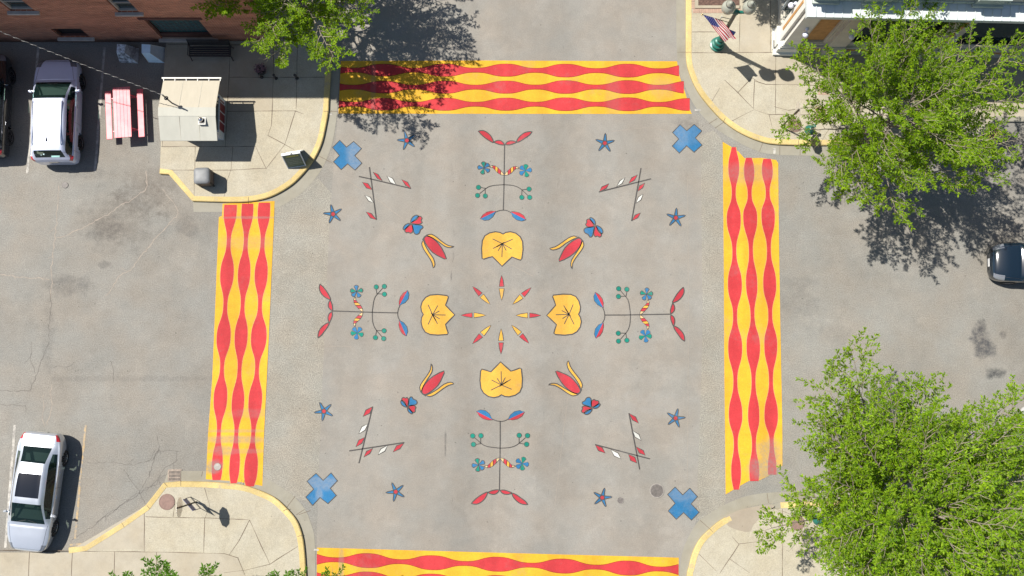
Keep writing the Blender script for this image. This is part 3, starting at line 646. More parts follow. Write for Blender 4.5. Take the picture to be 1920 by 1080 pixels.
def make_tree(name, label, base, off, rx, hc, rz, seed, mat, nprim=24, sec_step=.21, twig_step=.135, leaf=.125, bare=.05, h0=2.0, trunk_r=.13, leaf_step=.032, squash=1.0, elmin=2):
    rnd = random.Random(seed); U = rnd.uniform
    t = thing(name, label, 'tree', (base.x, base.y, ZK), 0, 'street trees')
    wood = MB(); limbs = MB(); lf = MB(); cen = Vector((off[0], off[1], hc))
    top = hc + rz * .55
    tp = [Vector((0, 0, -.1)), Vector((off[0] * .1, off[1] * .1, h0 * .5)), Vector((off[0] * .3, off[1] * .3, h0)), Vector((off[0] * .6, off[1] * .6, (h0 + hc) / 2)), Vector((off[0] * .9, off[1] * .9, top))]
    tpp = []
    for i in range(4):
        for j in range(4): tpp.append(tp[i].lerp(tp[i + 1], j / 4) + Vector((U(-.03, .03), U(-.03, .03), 0)))
    tpp.append(tp[-1])
    wood.tube(tpp, [trunk_r * (1.25 if i == 0 else 1) * (1 - .8 * i / 16) for i in range(17)], 0, 10)
    leaves_v = []; leaves_f = []
    def leafset(p, d, up_bias=.25, n=1, sc=1.0):
        for k in range(n):
            side = d.cross(Vector((0, 0, 1))); 
            if side.length < .1: side = Vector((1, 0, 0))
            side.normalize(); nrm = side.cross(d).normalized()
            a = U(0, 2 * PI); lat = side * math.cos(a) + nrm * math.sin(a) * .7
            ld = (d * U(.35, .9) + lat * U(.5, 1.0) + Vector((0, 0, U(-.35, .3)))).normalized()
            L = leaf * sc * U(.65, 1.25); w_ = L * U(.15, .21)
            s2 = ld.cross(Vector((U(-.55, .55), U(-.55, .55), 1))).normalized()
            q = p + ld * .012; o = len(lf.v)
            dr = Vector((0, 0, -L * U(0, .22)))
            lf.v += [tuple(q), tuple(q + ld * L * .45 + s2 * w_), tuple(q + ld * L + dr), tuple(q + ld * L * .45 - s2 * w_)]
            lf.f.append((o, o + 1, o + 2, o + 3)); lf.m.append(0)
    def twig(p, d, L, leafy=True, r=.006):
        pts = [p]; k = max(2, int(L / .14)); q = p.copy(); dd = d.copy()
        for i in range(k):
            dd = (dd + Vector((U(-.22, .22), U(-.22, .22), U(-.16, .18)))).normalized(); q = q + dd * L / k; pts.append(q.copy())
        limbs.tube(pts, [r * (1 - .7 * i / k) for i in range(k + 1)], 0, 3, cap=False)
        if leafy:
            m = int(L / leaf_step)
            for j in range(m):
                f = (j + U(0, 1)) / m * k; i = min(int(f), k - 1); leafset(pts[i].lerp(pts[i + 1], f - i), (pts[i + 1] - pts[i]).normalized(), n=2)
            leafset(pts[-1], dd, n=4)
        return pts
    for i in range(nprim):
        f = (i + .5) / nprim; az = i * 2.39996 + U(-.25, .25); el = R(elmin + (80 - elmin) * f ** 1.15)
        s0 = tpp[int(5 + (f ** .8) * 10)]
        dirn = Vector((math.cos(az) * math.cos(el), math.sin(az) * math.cos(el), math.sin(el) * 1.0))
        e = Vector((dirn.x * rx, dirn.y * rx * squash, dirn.z * rz)); k_ = U(.78, 1.14)
        tip = cen + Vector((e.x, e.y, e.z - rz * .38 * math.cos(el))) * k_
        L = (tip - s0).length; n = max(5, int(L / .35)); mid = s0.lerp(tip, .45) + Vector((0, 0, L * U(.04, .16)))
        pts = []
        for j in range(n + 1):
            u = j / n; p = s0 * (1 - u) ** 2 + mid * 2 * u * (1 - u) + tip * u * u
            p += Vector((U(-1, 1), U(-1, 1), U(-1, 1))) * .05 * (u if j < n else 0); pts.append(p)
        r0 = trunk_r * .36 * (1 - .4 * f)
        wood.tube(pts, [max(.007, r0 * (1 - .85 * j / n)) for j in range(n + 1)], 0, 6)
        # secondary branches
        acc = L * .22; sgn = 1
        while acc < L:
            u = acc / L; fi = u * n; ii = min(int(fi), n - 1); p = pts[ii].lerp(pts[ii + 1], fi - ii); d = (pts[ii + 1] - pts[ii]).normalized()
            lat = d.cross(Vector((0, 0, 1))).normalized() * sgn; sgn = -sgn
            sd = (d * U(.5, 1.0) + lat * U(.45, 1.0) + Vector((0, 0, U(-.25, .5)))).normalized()
            sl_ = (L * .42) * (1.05 - u * .7) * U(.55, 1.1); leafy = rnd.random() > bare
            k = max(2, int(sl_ / .2)); q = p.copy(); sp = [p]
            for j in range(k):
                sd = (sd + d * .08 + Vector((U(-.15, .15), U(-.15, .15), U(-.1, .14)))).normalized(); q = q + sd * sl_ / k; sp.append(q.copy())
            limbs.tube(sp, [max(.005, .016 * (1 - .7 * j / k)) for j in range(k + 1)], 0, 4, cap=False)
            a2 = sl_ * .2; g2 = 1
            while a2 < sl_:
                v = a2 / sl_ * k; jj = min(int(v), k - 1); pp = sp[jj].lerp(sp[jj + 1], v - jj); d2 = (sp[jj + 1] - sp[jj]).normalized()
                l2 = d2.cross(Vector((0, 0, 1)));  l2 = (l2.normalized() if l2.length > .05 else Vector((1, 0, 0))) * g2; g2 = -g2
                td = (d2 * U(.6, 1.0) + l2 * U(.4, 1.0) + Vector((0, 0, U(-.25, .45)))).normalized()
                twig(pp, td, U(.16, .42) * (1.15 - .5 * a2 / sl_), leafy); a2 += twig_step * U(.7, 1.3)
            if leafy:
                for j in range(int(sl_ * .75 / .06)):
                    v = (.25 + .75 * (j + U(0, 1)) / int(sl_ * .75 / .06)) * k; jj = min(int(v), k - 1); leafset(sp[jj].lerp(sp[jj + 1], v - jj), (sp[jj + 1] - sp[jj]).normalized(), n=1)
                twig(sp[-1], sd, U(.2, .4))
            acc += sec_step * U(.7, 1.3)
        twig(pts[-1], (pts[-1] - pts[-2]).normalized(), U(.3, .6), True, .008)
    w_ = wood.build('trunk', M['bark'], t, smooth=True); limbs.build('twigs', M['twig'], t)
    lf.build('crown', mat, t)
    return t
make_tree('willow_leaved_tree', 'green tree in front of the white building, its fingered shadow on the side street', G(1600, 262), (.35, -.25), 4.25, 5.4, 2.8, 31, M['leaf'], nprim=30, bare=.07, sec_step=.25, twig_step=.155, leaf_step=.037, squash=1.08)
make_tree('willow_leaved_tree', 'green tree by the brick building, shading the end of the upper crosswalk', G(580, 22), (.1, .0), 4.5, 4.7, 2.4, 29, M['leaf'], nprim=26, bare=.1)
make_tree('willow_leaved_tree', 'largest and brightest tree, spreading over the yellow kerb at the lower right', G(1627, 928), (.1, -.1), 5.6, 5.8, 3.2, 17, M['leaf_light'], nprim=60, bare=.03, sec_step=.24, twig_step=.185, leaf_step=.05, leaf=.135, trunk_r=.18)
make_tree('young_street_tree', 'dark green tree below the lower left corner, only its top sprigs showing', G(384, 1130), (0, 0), 2.9, 4.8, 2.1, 42, M['leaf_dark'], nprim=18, bare=.1, leaf=.14, sec_step=.26)
make_tree('young_street_tree', 'small tree whose leafy tips reach the left end of the cut off crosswalk', G(600, 1112), (.0, 0), 1.8, 3.3, 1.3, 8, M['leaf_dark'], nprim=16, bare=.15)
make_tree('young_street_tree', 'small tree in the brick edged bed beyond the flag lamp', G(1345, -70), (0, 0), 1.9, 4.6, 1.6, 77, M['leaf'], nprim=16, bare=.1)

# ============================================================ CARS
def car_paint(name, col, metal=.0, rough=.28, coat=1):
    b = NB(name); c = b.scale(tuple(col), b.ramp(b.noise(2, 4), .3, .7, .96, 1.04)); m = b.fin(c, rough, metal, .5)
    b.b.inputs['Coat Weight'].default_value = coat; b.b.inputs['Coat Roughness'].default_value = .05; return m
M['silver'] = car_paint('silver_paint', (.50, .53, .58), .55, .3)
M['silver_suv'] = car_paint('silver_violet_paint', (.50, .54, .68), .12, .3)
M['black_paint'] = car_paint('black_paint', (.006, .008, .011), .0, .25)
M['navy_paint'] = car_paint('dark_navy_paint', (.003, .009, .016), 0, .12)
M['white_paint'] = car_paint('white_paint', (.6, .6, .6), 0, .3)
def car_glass(n, col, clear):
    m = car_paint(n, col, 0, .05, .3); nt_ = m.node_tree; tr = nt_.nodes.new('ShaderNodeBsdfTransparent'); tr.inputs[0].default_value = (.55, .72, .66, 1)
    mx = nt_.nodes.new('ShaderNodeMixShader'); mx.inputs[0].default_value = clear; pb_ = nt_.nodes['Principled BSDF']; nt_.links.new(pb_.outputs[0], mx.inputs[1]); nt_.links.new(tr.outputs[0], mx.inputs[2]); nt_.links.new(mx.outputs[0], nt_.nodes['Material Output'].inputs[0]); return m
M['glass'] = car_glass('tinted_glass', (.008, .022, .020), .55)
M['roofglass'] = car_paint('sunroof_glass', (.006, .008, .012), 0, .05, .6)
M['tyre'] = plain('tyre_rubber', (.012, .012, .013), .8, var=.2)
M['rim'] = plain('alloy', (.35, .35, .36), .3, .9)
M['rimdark'] = plain('dark_alloy', (.10, .10, .11), .35, .8)
M['chrome'] = plain('chrome', (.6, .6, .62), .15, 1)
M['trim'] = plain('black_trim', (.01, .01, .011), .5)
M['lens'] = car_paint('head_lens', (.16, .17, .19), .2, .1)
M['taillens'] = car_paint('tail_lens', (.33, .008, .012), 0, .15)
M['seat'] = plain('seat_cloth', (.06, .065, .06), .8)

def cr(p0, p1, p2, p3, t): return [.5 * (2 * b_ + (c - a) * t + (2 * a - 5 * b_ + 4 * c - d) * t * t + (3 * b_ - a - 3 * c + d) * t ** 3) for a, b_, c, d in zip(p0, p1, p2, p3)]
def make_car(name, label, cat, loc, rz, kind, paintm, group, w2, rim=None, wheelr=.33, sunroof=False, rails=False):
    # stations: x, half width, bottom, side mid z, shoulder z, then (y,z) of P5,P6,P7, z of P8
    if kind == 'sedan':
        St = [(2.42, .48, .28, .42, .52, (.42, .57), (.32, .60), (.2, .61), .615), (2.36, .60, .24, .44, .60, (.62, .655), (.48, .685), (.28, .70), .705), (2.2, .76, .22, .46, .66, (.70, .72), (.58, .76), (.33, .78), .785),
              (1.85, .875, .2, .5, .73, (.80, .80), (.64, .85), (.36, .87), .875), (1.45, .915, .19, .52, .79, (.85, .87), (.68, .92), (.38, .935), .94), (1.28, .92, .19, .52, .81, (.86, .89), (.71, .945), (.4, .965), .97),
              (.85, .925, .19, .54, .84, (.86, .90), (.65, 1.17), (.38, 1.21), 1.225), (.42, .925, .19, .54, .86, (.86, .92), (.60, 1.36), (.36, 1.41), 1.425), (-.1, .925, .19, .54, .88, (.86, .94), (.60, 1.41), (.36, 1.455), 1.465),
              (-.7, .925, .19, .55, .90, (.86, .95), (.585, 1.395), (.35, 1.44), 1.45), (-1.15, .925, .19, .55, .91, (.85, .96), (.56, 1.32), (.34, 1.37), 1.385), (-1.55, .92, .2, .56, .92, (.83, .975), (.60, 1.15), (.36, 1.20), 1.21), (-1.9, .90, .22, .57, .93, (.80, .985), (.66, 1.04), (.36, 1.07), 1.08),
              (-2.2, .825, .26, .58, .90, (.73, .985), (.62, 1.02), (.33, 1.04), 1.045), (-2.36, .71, .3, .58, .84, (.68, .96), (.55, .985), (.3, 1.0), 1.0), (-2.43, .62, .34, .55, .74, (.58, .80), (.45, .83), (.25, .84), .845)]
        ws, rf, rr, rb = 5, 7, 10, 12; wb = 1.42; hl = (0.6, 2.4); tl = (12.6, 14.2)
    elif kind == 'suv':
        St = [(2.22, .50, .3, .5, .62, (.44, .68), (.34, .72), (.2, .74), .745), (2.15, .74, .26, .52, .74, (.66, .80), (.5, .84), (.3, .86), .865), (1.95, .86, .24, .56, .82, (.78, .89), (.6, .93), (.34, .95), .955), (1.6, .91, .22, .6, .87, (.84, .95), (.66, .99), (.38, 1.01), 1.015),
              (1.3, .925, .22, .6, .91, (.86, .98), (.7, 1.03), (.4, 1.05), 1.055), (1.18, .93, .22, .62, .92, (.87, .99), (.74, 1.06), (.42, 1.08), 1.085), (.75, .93, .22, .62, .95, (.87, 1.01), (.70, 1.34), (.42, 1.38), 1.39), (.3, .93, .22, .62, .97, (.87, 1.03), (.67, 1.56), (.42, 1.62), 1.635),
              (-.4, .93, .22, .63, .99, (.87, 1.05), (.68, 1.60), (.42, 1.665), 1.68), (-1.2, .93, .22, .64, 1.01, (.865, 1.07), (.67, 1.585), (.41, 1.65), 1.665), (-1.85, .92, .24, .65, 1.03, (.85, 1.08), (.63, 1.52), (.38, 1.585), 1.60), (-2.0, .91, .26, .65, 1.03, (.84, 1.08), (.66, 1.38), (.38, 1.43), 1.44),
              (-2.14, .89, .28, .64, 1.0, (.82, 1.06), (.68, 1.14), (.36, 1.17), 1.18), (-2.2, .84, .3, .62, .92, (.78, .98), (.62, 1.03), (.34, 1.05), 1.055), (-2.25, .74, .34, .58, .78, (.68, .83), (.52, .86), (.3, .875), .88)]
        ws, rf, rr, rb = 5, 7, 10, 12; wb = 1.33; hl = (0.7, 2.3); tl = (11.2, 13.4)
    else:  # small rounded coupe
        St = [(2.1, .45, .26, .4, .50, (.4, .55), (.3, .59), (.18, .61), .615), (2.02, .66, .22, .42, .60, (.6, .66), (.47, .70), (.28, .725), .735), (1.85, .79, .2, .46, .68, (.72, .75), (.56, .80), (.32, .83), .84), (1.5, .86, .2, .5, .76, (.79, .85), (.62, .91), (.35, .94), .95),
              (1.1, .875, .2, .52, .80, (.81, .89), (.66, .96), (.37, .99), 1.0), (.95, .88, .2, .52, .82, (.82, .90), (.69, .98), (.39, 1.01), 1.02), (.55, .88, .2, .54, .84, (.82, .91), (.66, 1.22), (.38, 1.27), 1.28), (.15, .88, .2, .54, .85, (.82, .92), (.6, 1.38), (.36, 1.44), 1.455), (-.4, .88, .2, .54, .86, (.82, .93), (.6, 1.42), (.36, 1.475), 1.49),
              (-1.0, .88, .2, .54, .86, (.81, .93), (.56, 1.33), (.34, 1.39), 1.40), (-1.5, .87, .22, .55, .86, (.79, .93), (.52, 1.14), (.32, 1.19), 1.2), (-1.75, .85, .24, .55, .85, (.77, .92), (.55, 1.02), (.32, 1.06), 1.07), (-1.95, .77, .28, .54, .8, (.7, .87), (.52, .93), (.3, .95), .96), (-2.08, .6, .32, .5, .68, (.55, .73), (.42, .77), (.25, .79), .79)]
        ws, rf, rr, rb = 5, 7, 9, 11; wb = 1.25; hl = (1.0, 2.6); tl = (11.2, 12.6)
    k = w2 / .925
    prof = []
    for (x, w_, zb, zm, zs, p5, p6, p7, z8) in St:
        prof.append([(x, 0, zb), (x, .8 * w_, zb), (x, .955 * w_, zb + .07), (x, w_, zm), (x, .985 * w_, zs), (x, *p5), (x, *p6), (x, *p7), (x, 0, z8)])
    NU, NV = 6, 4; ns = len(prof); grid = []
    for i in range(ns - 1):
        for a in range(NU):
            t = a / NU
            grid.append(([cr(prof[max(i - 1, 0)][v], prof[i][v], prof[i + 1][v], prof[min(i + 2, ns - 1)][v], t) for v in range(9)], i + t))
    grid.append(([list(q) for q in prof[-1]], ns - 1))
    full = []
    for row, u in grid:
        fr = []
        for v in range(8):
            p0 = row[v - 1] if v > 0 else [row[1][0], -row[1][1], row[1][2]]
            p3 = row[v + 2] if v < 7 else [row[7][0], -row[7][1], row[7][2]]
            for a in range(NV): fr.append(cr(p0, row[v], row[v + 1], p3, a / NV))
        fr.append(row[8]); full.append((fr, u))
    nv = len(full[0][0]); rw = wheelr + .06
    parts = {n: MB() for n in ('body', 'windshield', 'rear_window', 'wl', 'wr', 'hl1', 'hl2', 'tl1', 'tl2', 'sunroof')}
    idx = {}
    def vert(mb, key, i, j, sgn):
        kk = (key, i, j, sgn if 0 < j < nv - 1 else 0)
        if kk not in idx:
            p = full[i][0][j]; mb.v.append((p[0], max(0, p[1]) * k * sgn, p[2])); idx[kk] = len(mb.v) - 1
        return idx[kk]
    for i in range(len(full) - 1):
        u = (full[i][1] + full[i + 1][1]) / 2
        for j in range(nv - 1):
            v = (j + .5) / NV; p = full[i][0][j]; q = full[i + 1][0][j + 1]; cx, cz = (p[0] + q[0]) / 2, (p[2] + q[2]) / 2
            if 1 <= v <= 4.3 and min((cx - wb) ** 2, (cx + wb) ** 2) + (cz - wheelr) ** 2 < rw * rw: continue
            for sgn in (1, -1):
                key = 'body'
                if v > 6.1 and ws + .15 < u < rf - .02: key = 'windshield'
                elif v > 6.15 and rr + .12 < u < rb - .12: key = 'rear_window'
                elif 5.1 < v < 5.85 and ws + .6 < u < rb - .9 and abs(u - (rf + 1.15)) > .06: key = 'wl' if sgn > 0 else 'wr'
                elif hl[0] < u < hl[1] and 4.3 < v < 5.9: key = 'hl1' if sgn > 0 else 'hl2'
                elif tl[0] < u < tl[1] and 4.0 < v < 5.4: key = 'tl1' if sgn > 0 else 'tl2'
                elif sunroof and v > 6.6 and rf + .55 < u < rf + 2.1 and abs(u - (rf + 1.35)) > .02: key = 'sunroof'
                mb = parts[key]; f = [vert(mb, key, i, j, sgn), vert(mb, key, i + 1, j, sgn), vert(mb, key, i + 1, j + 1, sgn), vert(mb, key, i, j + 1, sgn)]
                if sgn > 0: f = f[::-1]
                f2 = []
                for a in f:
                    if a not in f2: f2.append(a)
                if len(f2) > 2: mb.f.append(tuple(f2)); mb.m.append(0)
    # close nose and tail
    for i in (0, len(full) - 1):
        ring = [(p[0], max(0, p[1]) * k, p[2]) for p in full[i][0]]; ring += [(x, -y, z) for x, y, z in ring[-2:0:-1]]
        parts['body'].add(ring, [tuple(range(len(ring)))] if i else [tuple(reversed(range(len(ring))))], 0)
    t = thing(name, label, cat, loc, rz, group)
    # dark wheel wells and underbody inside the shell
    o = parts['body'].build('body', paintm, t, smooth='auto')
    cz_ = .62 if kind != 'suv' else .78
    b = MB(); b.box((-.35, 0, cz_ - .32), (2.6, 1.5, .05)); b.build('cabin_floor', M['trim'], t)
    b = MB(); b.box((St[ws][0] - .38, 0, cz_ + .12), (.5, 1.42, .16), bev=.06); b.build('dashboard', M['trim'], t)
    for sx, n_ in ((.22, 2), (-.68, 2)):
        for sy in (-.37, .37):
            b = MB(); b.box((sx, sy, cz_ - .12), (.5, .5, .2), bev=.07); b.box((sx - .28, sy, cz_ + .18), (.16, .5, .56), bev=.06); b.box((sx - .32, sy, cz_ + .52), (.1, .26, .16), bev=.04); b.build('seat', M['seat'], t)
    b = MB(); sc_ = Vector((St[ws][0] - .72, .37, cz_ + .22)); n_ = 16; b.tube([sc_ + Vector((.08 * math.cos(2 * PI * i / n_), .18 * math.sin(2 * PI * i / n_), .16 * math.cos(2 * PI * i / n_))) for i in range(n_ + 1)], .014, 0, 6, cap=False); b.build('steering_wheel', M['trim'], t)
    for key, nm, mt in (('windshield', 'windshield', M['glass']), ('rear_window', 'rear_window', M['glass']), ('wl', 'side_window', M['glass']), ('wr', 'side_window', M['glass']), ('hl1', 'headlight', M['lens']), ('hl2', 'headlight', M['lens']), ('tl1', 'taillight', M['taillens']), ('tl2', 'taillight', M['taillens']), ('sunroof', 'sunroof', M['roofglass'])):
        if parts[key].f: parts[key].build(nm, mt, t, smooth=True)
    for sx in (-wb, wb): b = MB(); b.box((sx, 0, wheelr + .08), (wheelr * 2 + .1, w2 * 1.72, wheelr * 2 - .06), bev=.2); b.build('wheel_well', M['trim'], t)
    for sx in (-wb, wb):
        for sy in (-1, 1):
            wt = MB(); y0 = sy * (w2 - .215); y1 = sy * (w2 - .012); n = 28; R0 = wheelr; prf = [(R0 * .66, y1 - sy * .015), (R0 * .9, y1), (R0 * .985, y1 - sy * .03), (R0, y1 - sy * .06), (R0, y0 + sy * .05), (R0 * .9, y0), (R0 * .5, y0)]
            vs = [(sx + r * math.cos(2 * PI * a / n), y, wheelr + r * math.sin(2 * PI * a / n)) for r, y in prf for a in range(n)]
            wt.add(vs, [(i * n + a, i * n + (a + 1) % n, (i + 1) * n + (a + 1) % n, (i + 1) * n + a) for i in range(len(prf) - 1) for a in range(n)])
            wo = wt.build('wheel', M['tyre'], t, smooth=True)
            rm = MB(); yy = y1 - sy * .03
            rm.add([(sx + r * math.cos(2 * PI * a / n), y, wheelr + r * math.sin(2 * PI * a / n)) for r, y in ((R0 * .68, yy + sy * .012), (R0 * .6, yy - sy * .01)) for a in range(n)], [(a, (a + 1) % n, n + (a + 1) % n, n + a) for a in range(n)])
            for s_ in range(10):
                a = 2 * PI * s_ / 10; c_, s2 = math.cos(a), math.sin(a); ca, sa = math.cos(a + PI / 2) * .016, math.sin(a + PI / 2) * .016
                rm.add([(sx + c_ * .04 + ca * 1.3, yy, wheelr + s2 * .04 + sa * 1.3), (sx + c_ * .04 - ca * 1.3, yy, wheelr + s2 * .04 - sa * 1.3), (sx + c_ * R0 * .64 - ca, yy + sy * .004, wheelr + s2 * R0 * .64 - sa), (sx + c_ * R0 * .64 + ca, yy + sy * .004, wheelr + s2 * R0 * .64 + sa)], [(0, 1, 2, 3)])
            rm.add([(sx + .05 * math.cos(a * PI / 6), yy + sy * .01, wheelr + .05 * math.sin(a * PI / 6)) for a in range(12)], [tuple(range(12))])
            rm.build('rim', M[rim or 'rim'], wo)
    # mirrors, handles, plate, wipers
    xm = St[ws][0] - .42; zm = St[ws][4] + .12
    for sy in (-1, 1):
        b = MB(); b.box((xm, sy * (w2 + .08), zm), (.10, .19, .13), rz=sy * -.35, bev=.045); b.box((xm + .02, sy * (w2 - .02), zm - .05), (.06, .12, .04)); b.build('mirror', paintm, t)
        for xx in (.12, -.86):
            b = MB(); b.box((xx, sy * (w2 * .995), St[ws][4] - .05), (.17, .035, .028), bev=.01); b.build('door_handle', M['chrome'] if paintm != M['black_paint'] else M['chrome'], t)
    b = MB(); b.box((St[-1][0] - .012, 0, .72 if kind != 'suv' else .84), (.012, .42, .14)); b.build('licence_plate', M['line_white'], t)
    b = MB(); b.box((St[0][0] + .005, 0, .42), (.03, .62, .13), bev=.01); b.build('grille', M['trim'], t)
    if kind == 'coupe':
        b = MB(); b.box((2.13, 0, .5), (.012, .34, .15)); b.build('licence_plate', M['white_paint'], t)
    # shut lines following the body
    b = MB()
    def surf(u, v, sgn):
        fi = min(int(u * NU), len(full) - 2); fj = min(int(v * NV), nv - 2); a = u * NU - fi; c = v * NV - fj
        P = [Vector(full[fi + e][0][fj + g_]) for e in (0, 1) for g_ in (0, 1)]
        q = P[0].lerp(P[1], c).lerp(P[2].lerp(P[3], c), a); return Vector((q.x, max(0, q.y) * k * sgn, q.z + .002))
    def line_(P, r=.0055): b = MB(); b.tube(P, r, 0, 4); b.build('shut_line', M['trim'], t)
    for sgn in (1, -1):
        line_([surf(1.4 + j * (ws - 1.45) / 8, 5.75 - .25 * j / 8, sgn) for j in range(9)])
        for u in (rf - 1.1, rf + 1.25, rr - .1): line_([surf(u, 2.6 + j * .3, sgn) + Vector((0, sgn * .002, 0)) for j in range(8)], .005)
    line_([surf(1.4, 5.75 + j * .225, 1) for j in range(11)] + [surf(1.4, 8 - j * .225, -1) for j in range(11)])
    if kind == 'sedan': line_([surf(rb + .35, 5.9 + j * .21, 1) for j in range(11)] + [surf(rb + .35, 8 - j * .21, -1) for j in range(11)])
    for y0 in (.28, -.3): b = MB(); b.tube([surf(ws + .22, 7.0, 1 if y0 > 0 else -1) + Vector((0, 0, .02)), surf(ws + .45, 7.9, 1 if y0 > 0 else -1) + Vector((0, 0, .015))], .009, 0, 4); b.build('wiper', M['trim'], t)
    if rails:
        for sy in (-1, 1):
            b = MB(); b.tube([(.2, sy * .6, 1.60), (.12, sy * .6, 1.68), (-1.6, sy * .585, 1.665), (-1.7, sy * .585, 1.57)], .017, 0, 6); b.build('roof_rail', M['chrome'], t)
        b = MB(); b.add([(-1.35, .012, 1.66), (-1.35, -.012, 1.66), (-1.55, -.02, 1.65), (-1.55, .02, 1.65), (-1.53, 0, 1.76)], [(0, 1, 4), (1, 2, 4), (2, 3, 4), (3, 0, 4)]); b.build('antenna_fin', M['trim'], t)
        pass
    return t
def heading(a, b_): d = G(*b_) - G(*a); return math.atan2(d.y, d.x)
GC = 'parked cars'
make_car('sedan', 'silver four door car with a dark sunroof, parked between white and yellow bay lines', 'car', G(80, 919), heading((94, 830), (68, 1010)), 'sedan', M['silver'], GC, .915, sunroof=True)
make_car('sport_utility_car', 'silver sport utility car with roof rails, parked beside the red picnic table', 'car', G(120, 216), heading((118, 300), (123, 130)), 'suv', M['silver_suv'], GC, .93, 'rimdark', .35, rails=True)
make_car('sport_utility_car', 'black car in the building shade, cut by the left edge of the photo', 'car', G(-11, 205), heading((-14, 290), (-8, 120)), 'suv', M['black_paint'], GC, .93, 'rimdark', .35)
make_car('coupe', 'glossy dark blue car with a rounded nose, cut by the right edge of the photo', 'car', G(1938, 497), heading((2000, 498), (1900, 496)), 'coupe', M['navy_paint'], GC, .88)
make_car('sport_utility_car', 'white car nearly hidden under the largest tree at the right edge', 'car', G(2005, 800), heading((2050, 802), (1950, 800)), 'suv', M['white_paint'], GC, .93, None, .35)
# ============================================================ THE BRICK BUILDING
def brick_mat():
    b = NB('red_brick'); mp = b.n('ShaderNodeMapping'); mp.inputs['Rotation'].default_value = (R(90), 0, 0); b.link(b.co, mp.inputs['Vector'])
    bt = b.n('ShaderNodeTexBrick'); b.link(mp.outputs[0], bt.inputs['Vector'])
    bt.inputs['Scale'].default_value = 1; bt.inputs['Brick Width'].default_value = .22; bt.inputs['Row Height'].default_value = .075; bt.inputs['Mortar Size'].default_value = .008
    bt.inputs['Color1'].default_value = (.43, .155, .085, 1); bt.inputs['Color2'].default_value = (.28, .098, .055, 1); bt.inputs['Mortar'].default_value = (.42, .30, .22, 1); bt.inputs['Bias'].default_value = .1
    c = b.scale(bt.outputs['Color'], b.ramp(b.noise(.7, 5, .65, b.mapping((.5, 1, 2.5))), .3, .7, .72, 1.25))
    c = b.scale(c, b.ramp(b.noise(7, 4, .7, b.mapping((.35, 1, 2.2))), .3, .7, .8, 1.2))
    sx = b.n('ShaderNodeSeparateXYZ'); b.link(b.co, sx.inputs[0])
    low = b.ramp(b.math('ADD', sx.outputs[2], b.ramp(b.noise(1.5, 4), .2, .8, -.25, .25)), .15, .6, 1, 0)
    c = b.mix(b.math('MULTIPLY', low, .8), c, (.045, .036, .03))
    return b.fin(c, .9, spec=.2, bump=bt.outputs['Fac'], bstr=.4, bdist=.004)
M['brick'] = brick_mat()
M['stone'] = plain('pale_stone', (.36, .33, .29), .8, sc=4)
M['dark_frame'] = plain('brown_frame', (.09, .035, .025), .5)
M['pane'] = car_paint('window_pane', (.015, .03, .03), 0, .08, .5)
M['glass_block'] = plain('glass_block', (.05, .12, .12), .25, var=.3, sc=9)
M['tar'] = plain('roof_membrane', (.10, .10, .10), .9)
M['steel_dark'] = plain('black_steel', (.012, .012, .013), .45)
def wall_open(mb, x0, x1, z0, z1, opens, y, depth, m=0):
    xs = sorted({x0, x1, *[o[0] for o in opens], *[o[1] for o in opens]}); zs = sorted({z0, z1, *[o[2] for o in opens], *[o[3] for o in opens]})
    for a, c in zip(xs[:-1], xs[1:]):
        for e, f in zip(zs[:-1], zs[1:]):
            mx, mz = (a + c) / 2, (e + f) / 2
            if any(o[0] < mx < o[1] and o[2] < mz < o[3] for o in opens): continue
            mb.add([(a, y, e), (c, y, e), (c, y, f), (a, y, f)], [(0, 1, 2, 3)], m)
    for o in opens:
        a, c, e, f = o
        mb.add([(a, y, e), (c, y, e), (c, y, f), (a, y, f), (a, y + depth, e), (c, y + depth, e), (c, y + depth, f), (a, y + depth, f)], [(0, 4, 5, 1), (1, 5, 6, 2), (2, 6, 7, 3), (3, 7, 4, 0)], m)
yb = G(300, 79).y; xb = G(418, 79).x; BH = 8.6
def wz(px, py): p = W(px, py, yb); return p.x, p.z
bb = thing('brick_building', 'red brick building in the upper left corner with stone sills and a glass block window', 'building', (0, 0, 0))
op = []
def rect(bl, br, top): x0, z0 = wz(*bl); x1, _ = wz(*br); z1 = W(bl[0], top, yb).z; return (x0, x1, z0, z1)
O_base = rect((114, 70), (170, 70), 54); O_glass = rect((304, 72.5), (402, 73), 37)
w0 = wz(20, 20.5); w1 = wz(66, 20.5); O_w0 = (w0[0], w1[0], w0[1], w0[1] + 1.6)
w0 = wz(222, 23); w1 = wz(262, 23.5); O_w1 = (w0[0], w1[0], w0[1], w0[1] + 1.6)
XL = -46
more = [(O_w0[0] - 4.4 * i, O_w0[1] - 4.4 * i, O_w0[2], O_w0[3]) for i in (1, 2, 3)]
upper = [(O_w0[0] + d, O_w0[1] + d, 6.2, 7.7) for d in (0, 4.45, 9, -4.4, -8.8)]
opens = [O_base, O_glass, O_w0, O_w1] + more + upper
b = MB(); wall_open(b, XL, xb, 0, BH, opens, yb, .22)
b.add([(xb, yb, 0), (xb, yb + 26, 0), (xb, yb + 26, BH), (xb, yb, BH)], [(0, 1, 2, 3)]); b.add([(XL, yb, 0), (XL, yb + 26, 0), (XL, yb + 26, BH), (XL, yb, BH)], [(3, 2, 1, 0)])
b.add([(XL, yb + 26, 0), (xb, yb + 26, 0), (xb, yb + 26, BH), (XL, yb + 26, BH)], [(3, 2, 1, 0)])
b.build('wall', M['brick'], bb)
b = MB(); b.box(((XL + xb) / 2, yb + 13, BH - .3), (xb - XL - .3, 25.6, .1)); b.build('roof', M['tar'], bb)
b = MB()
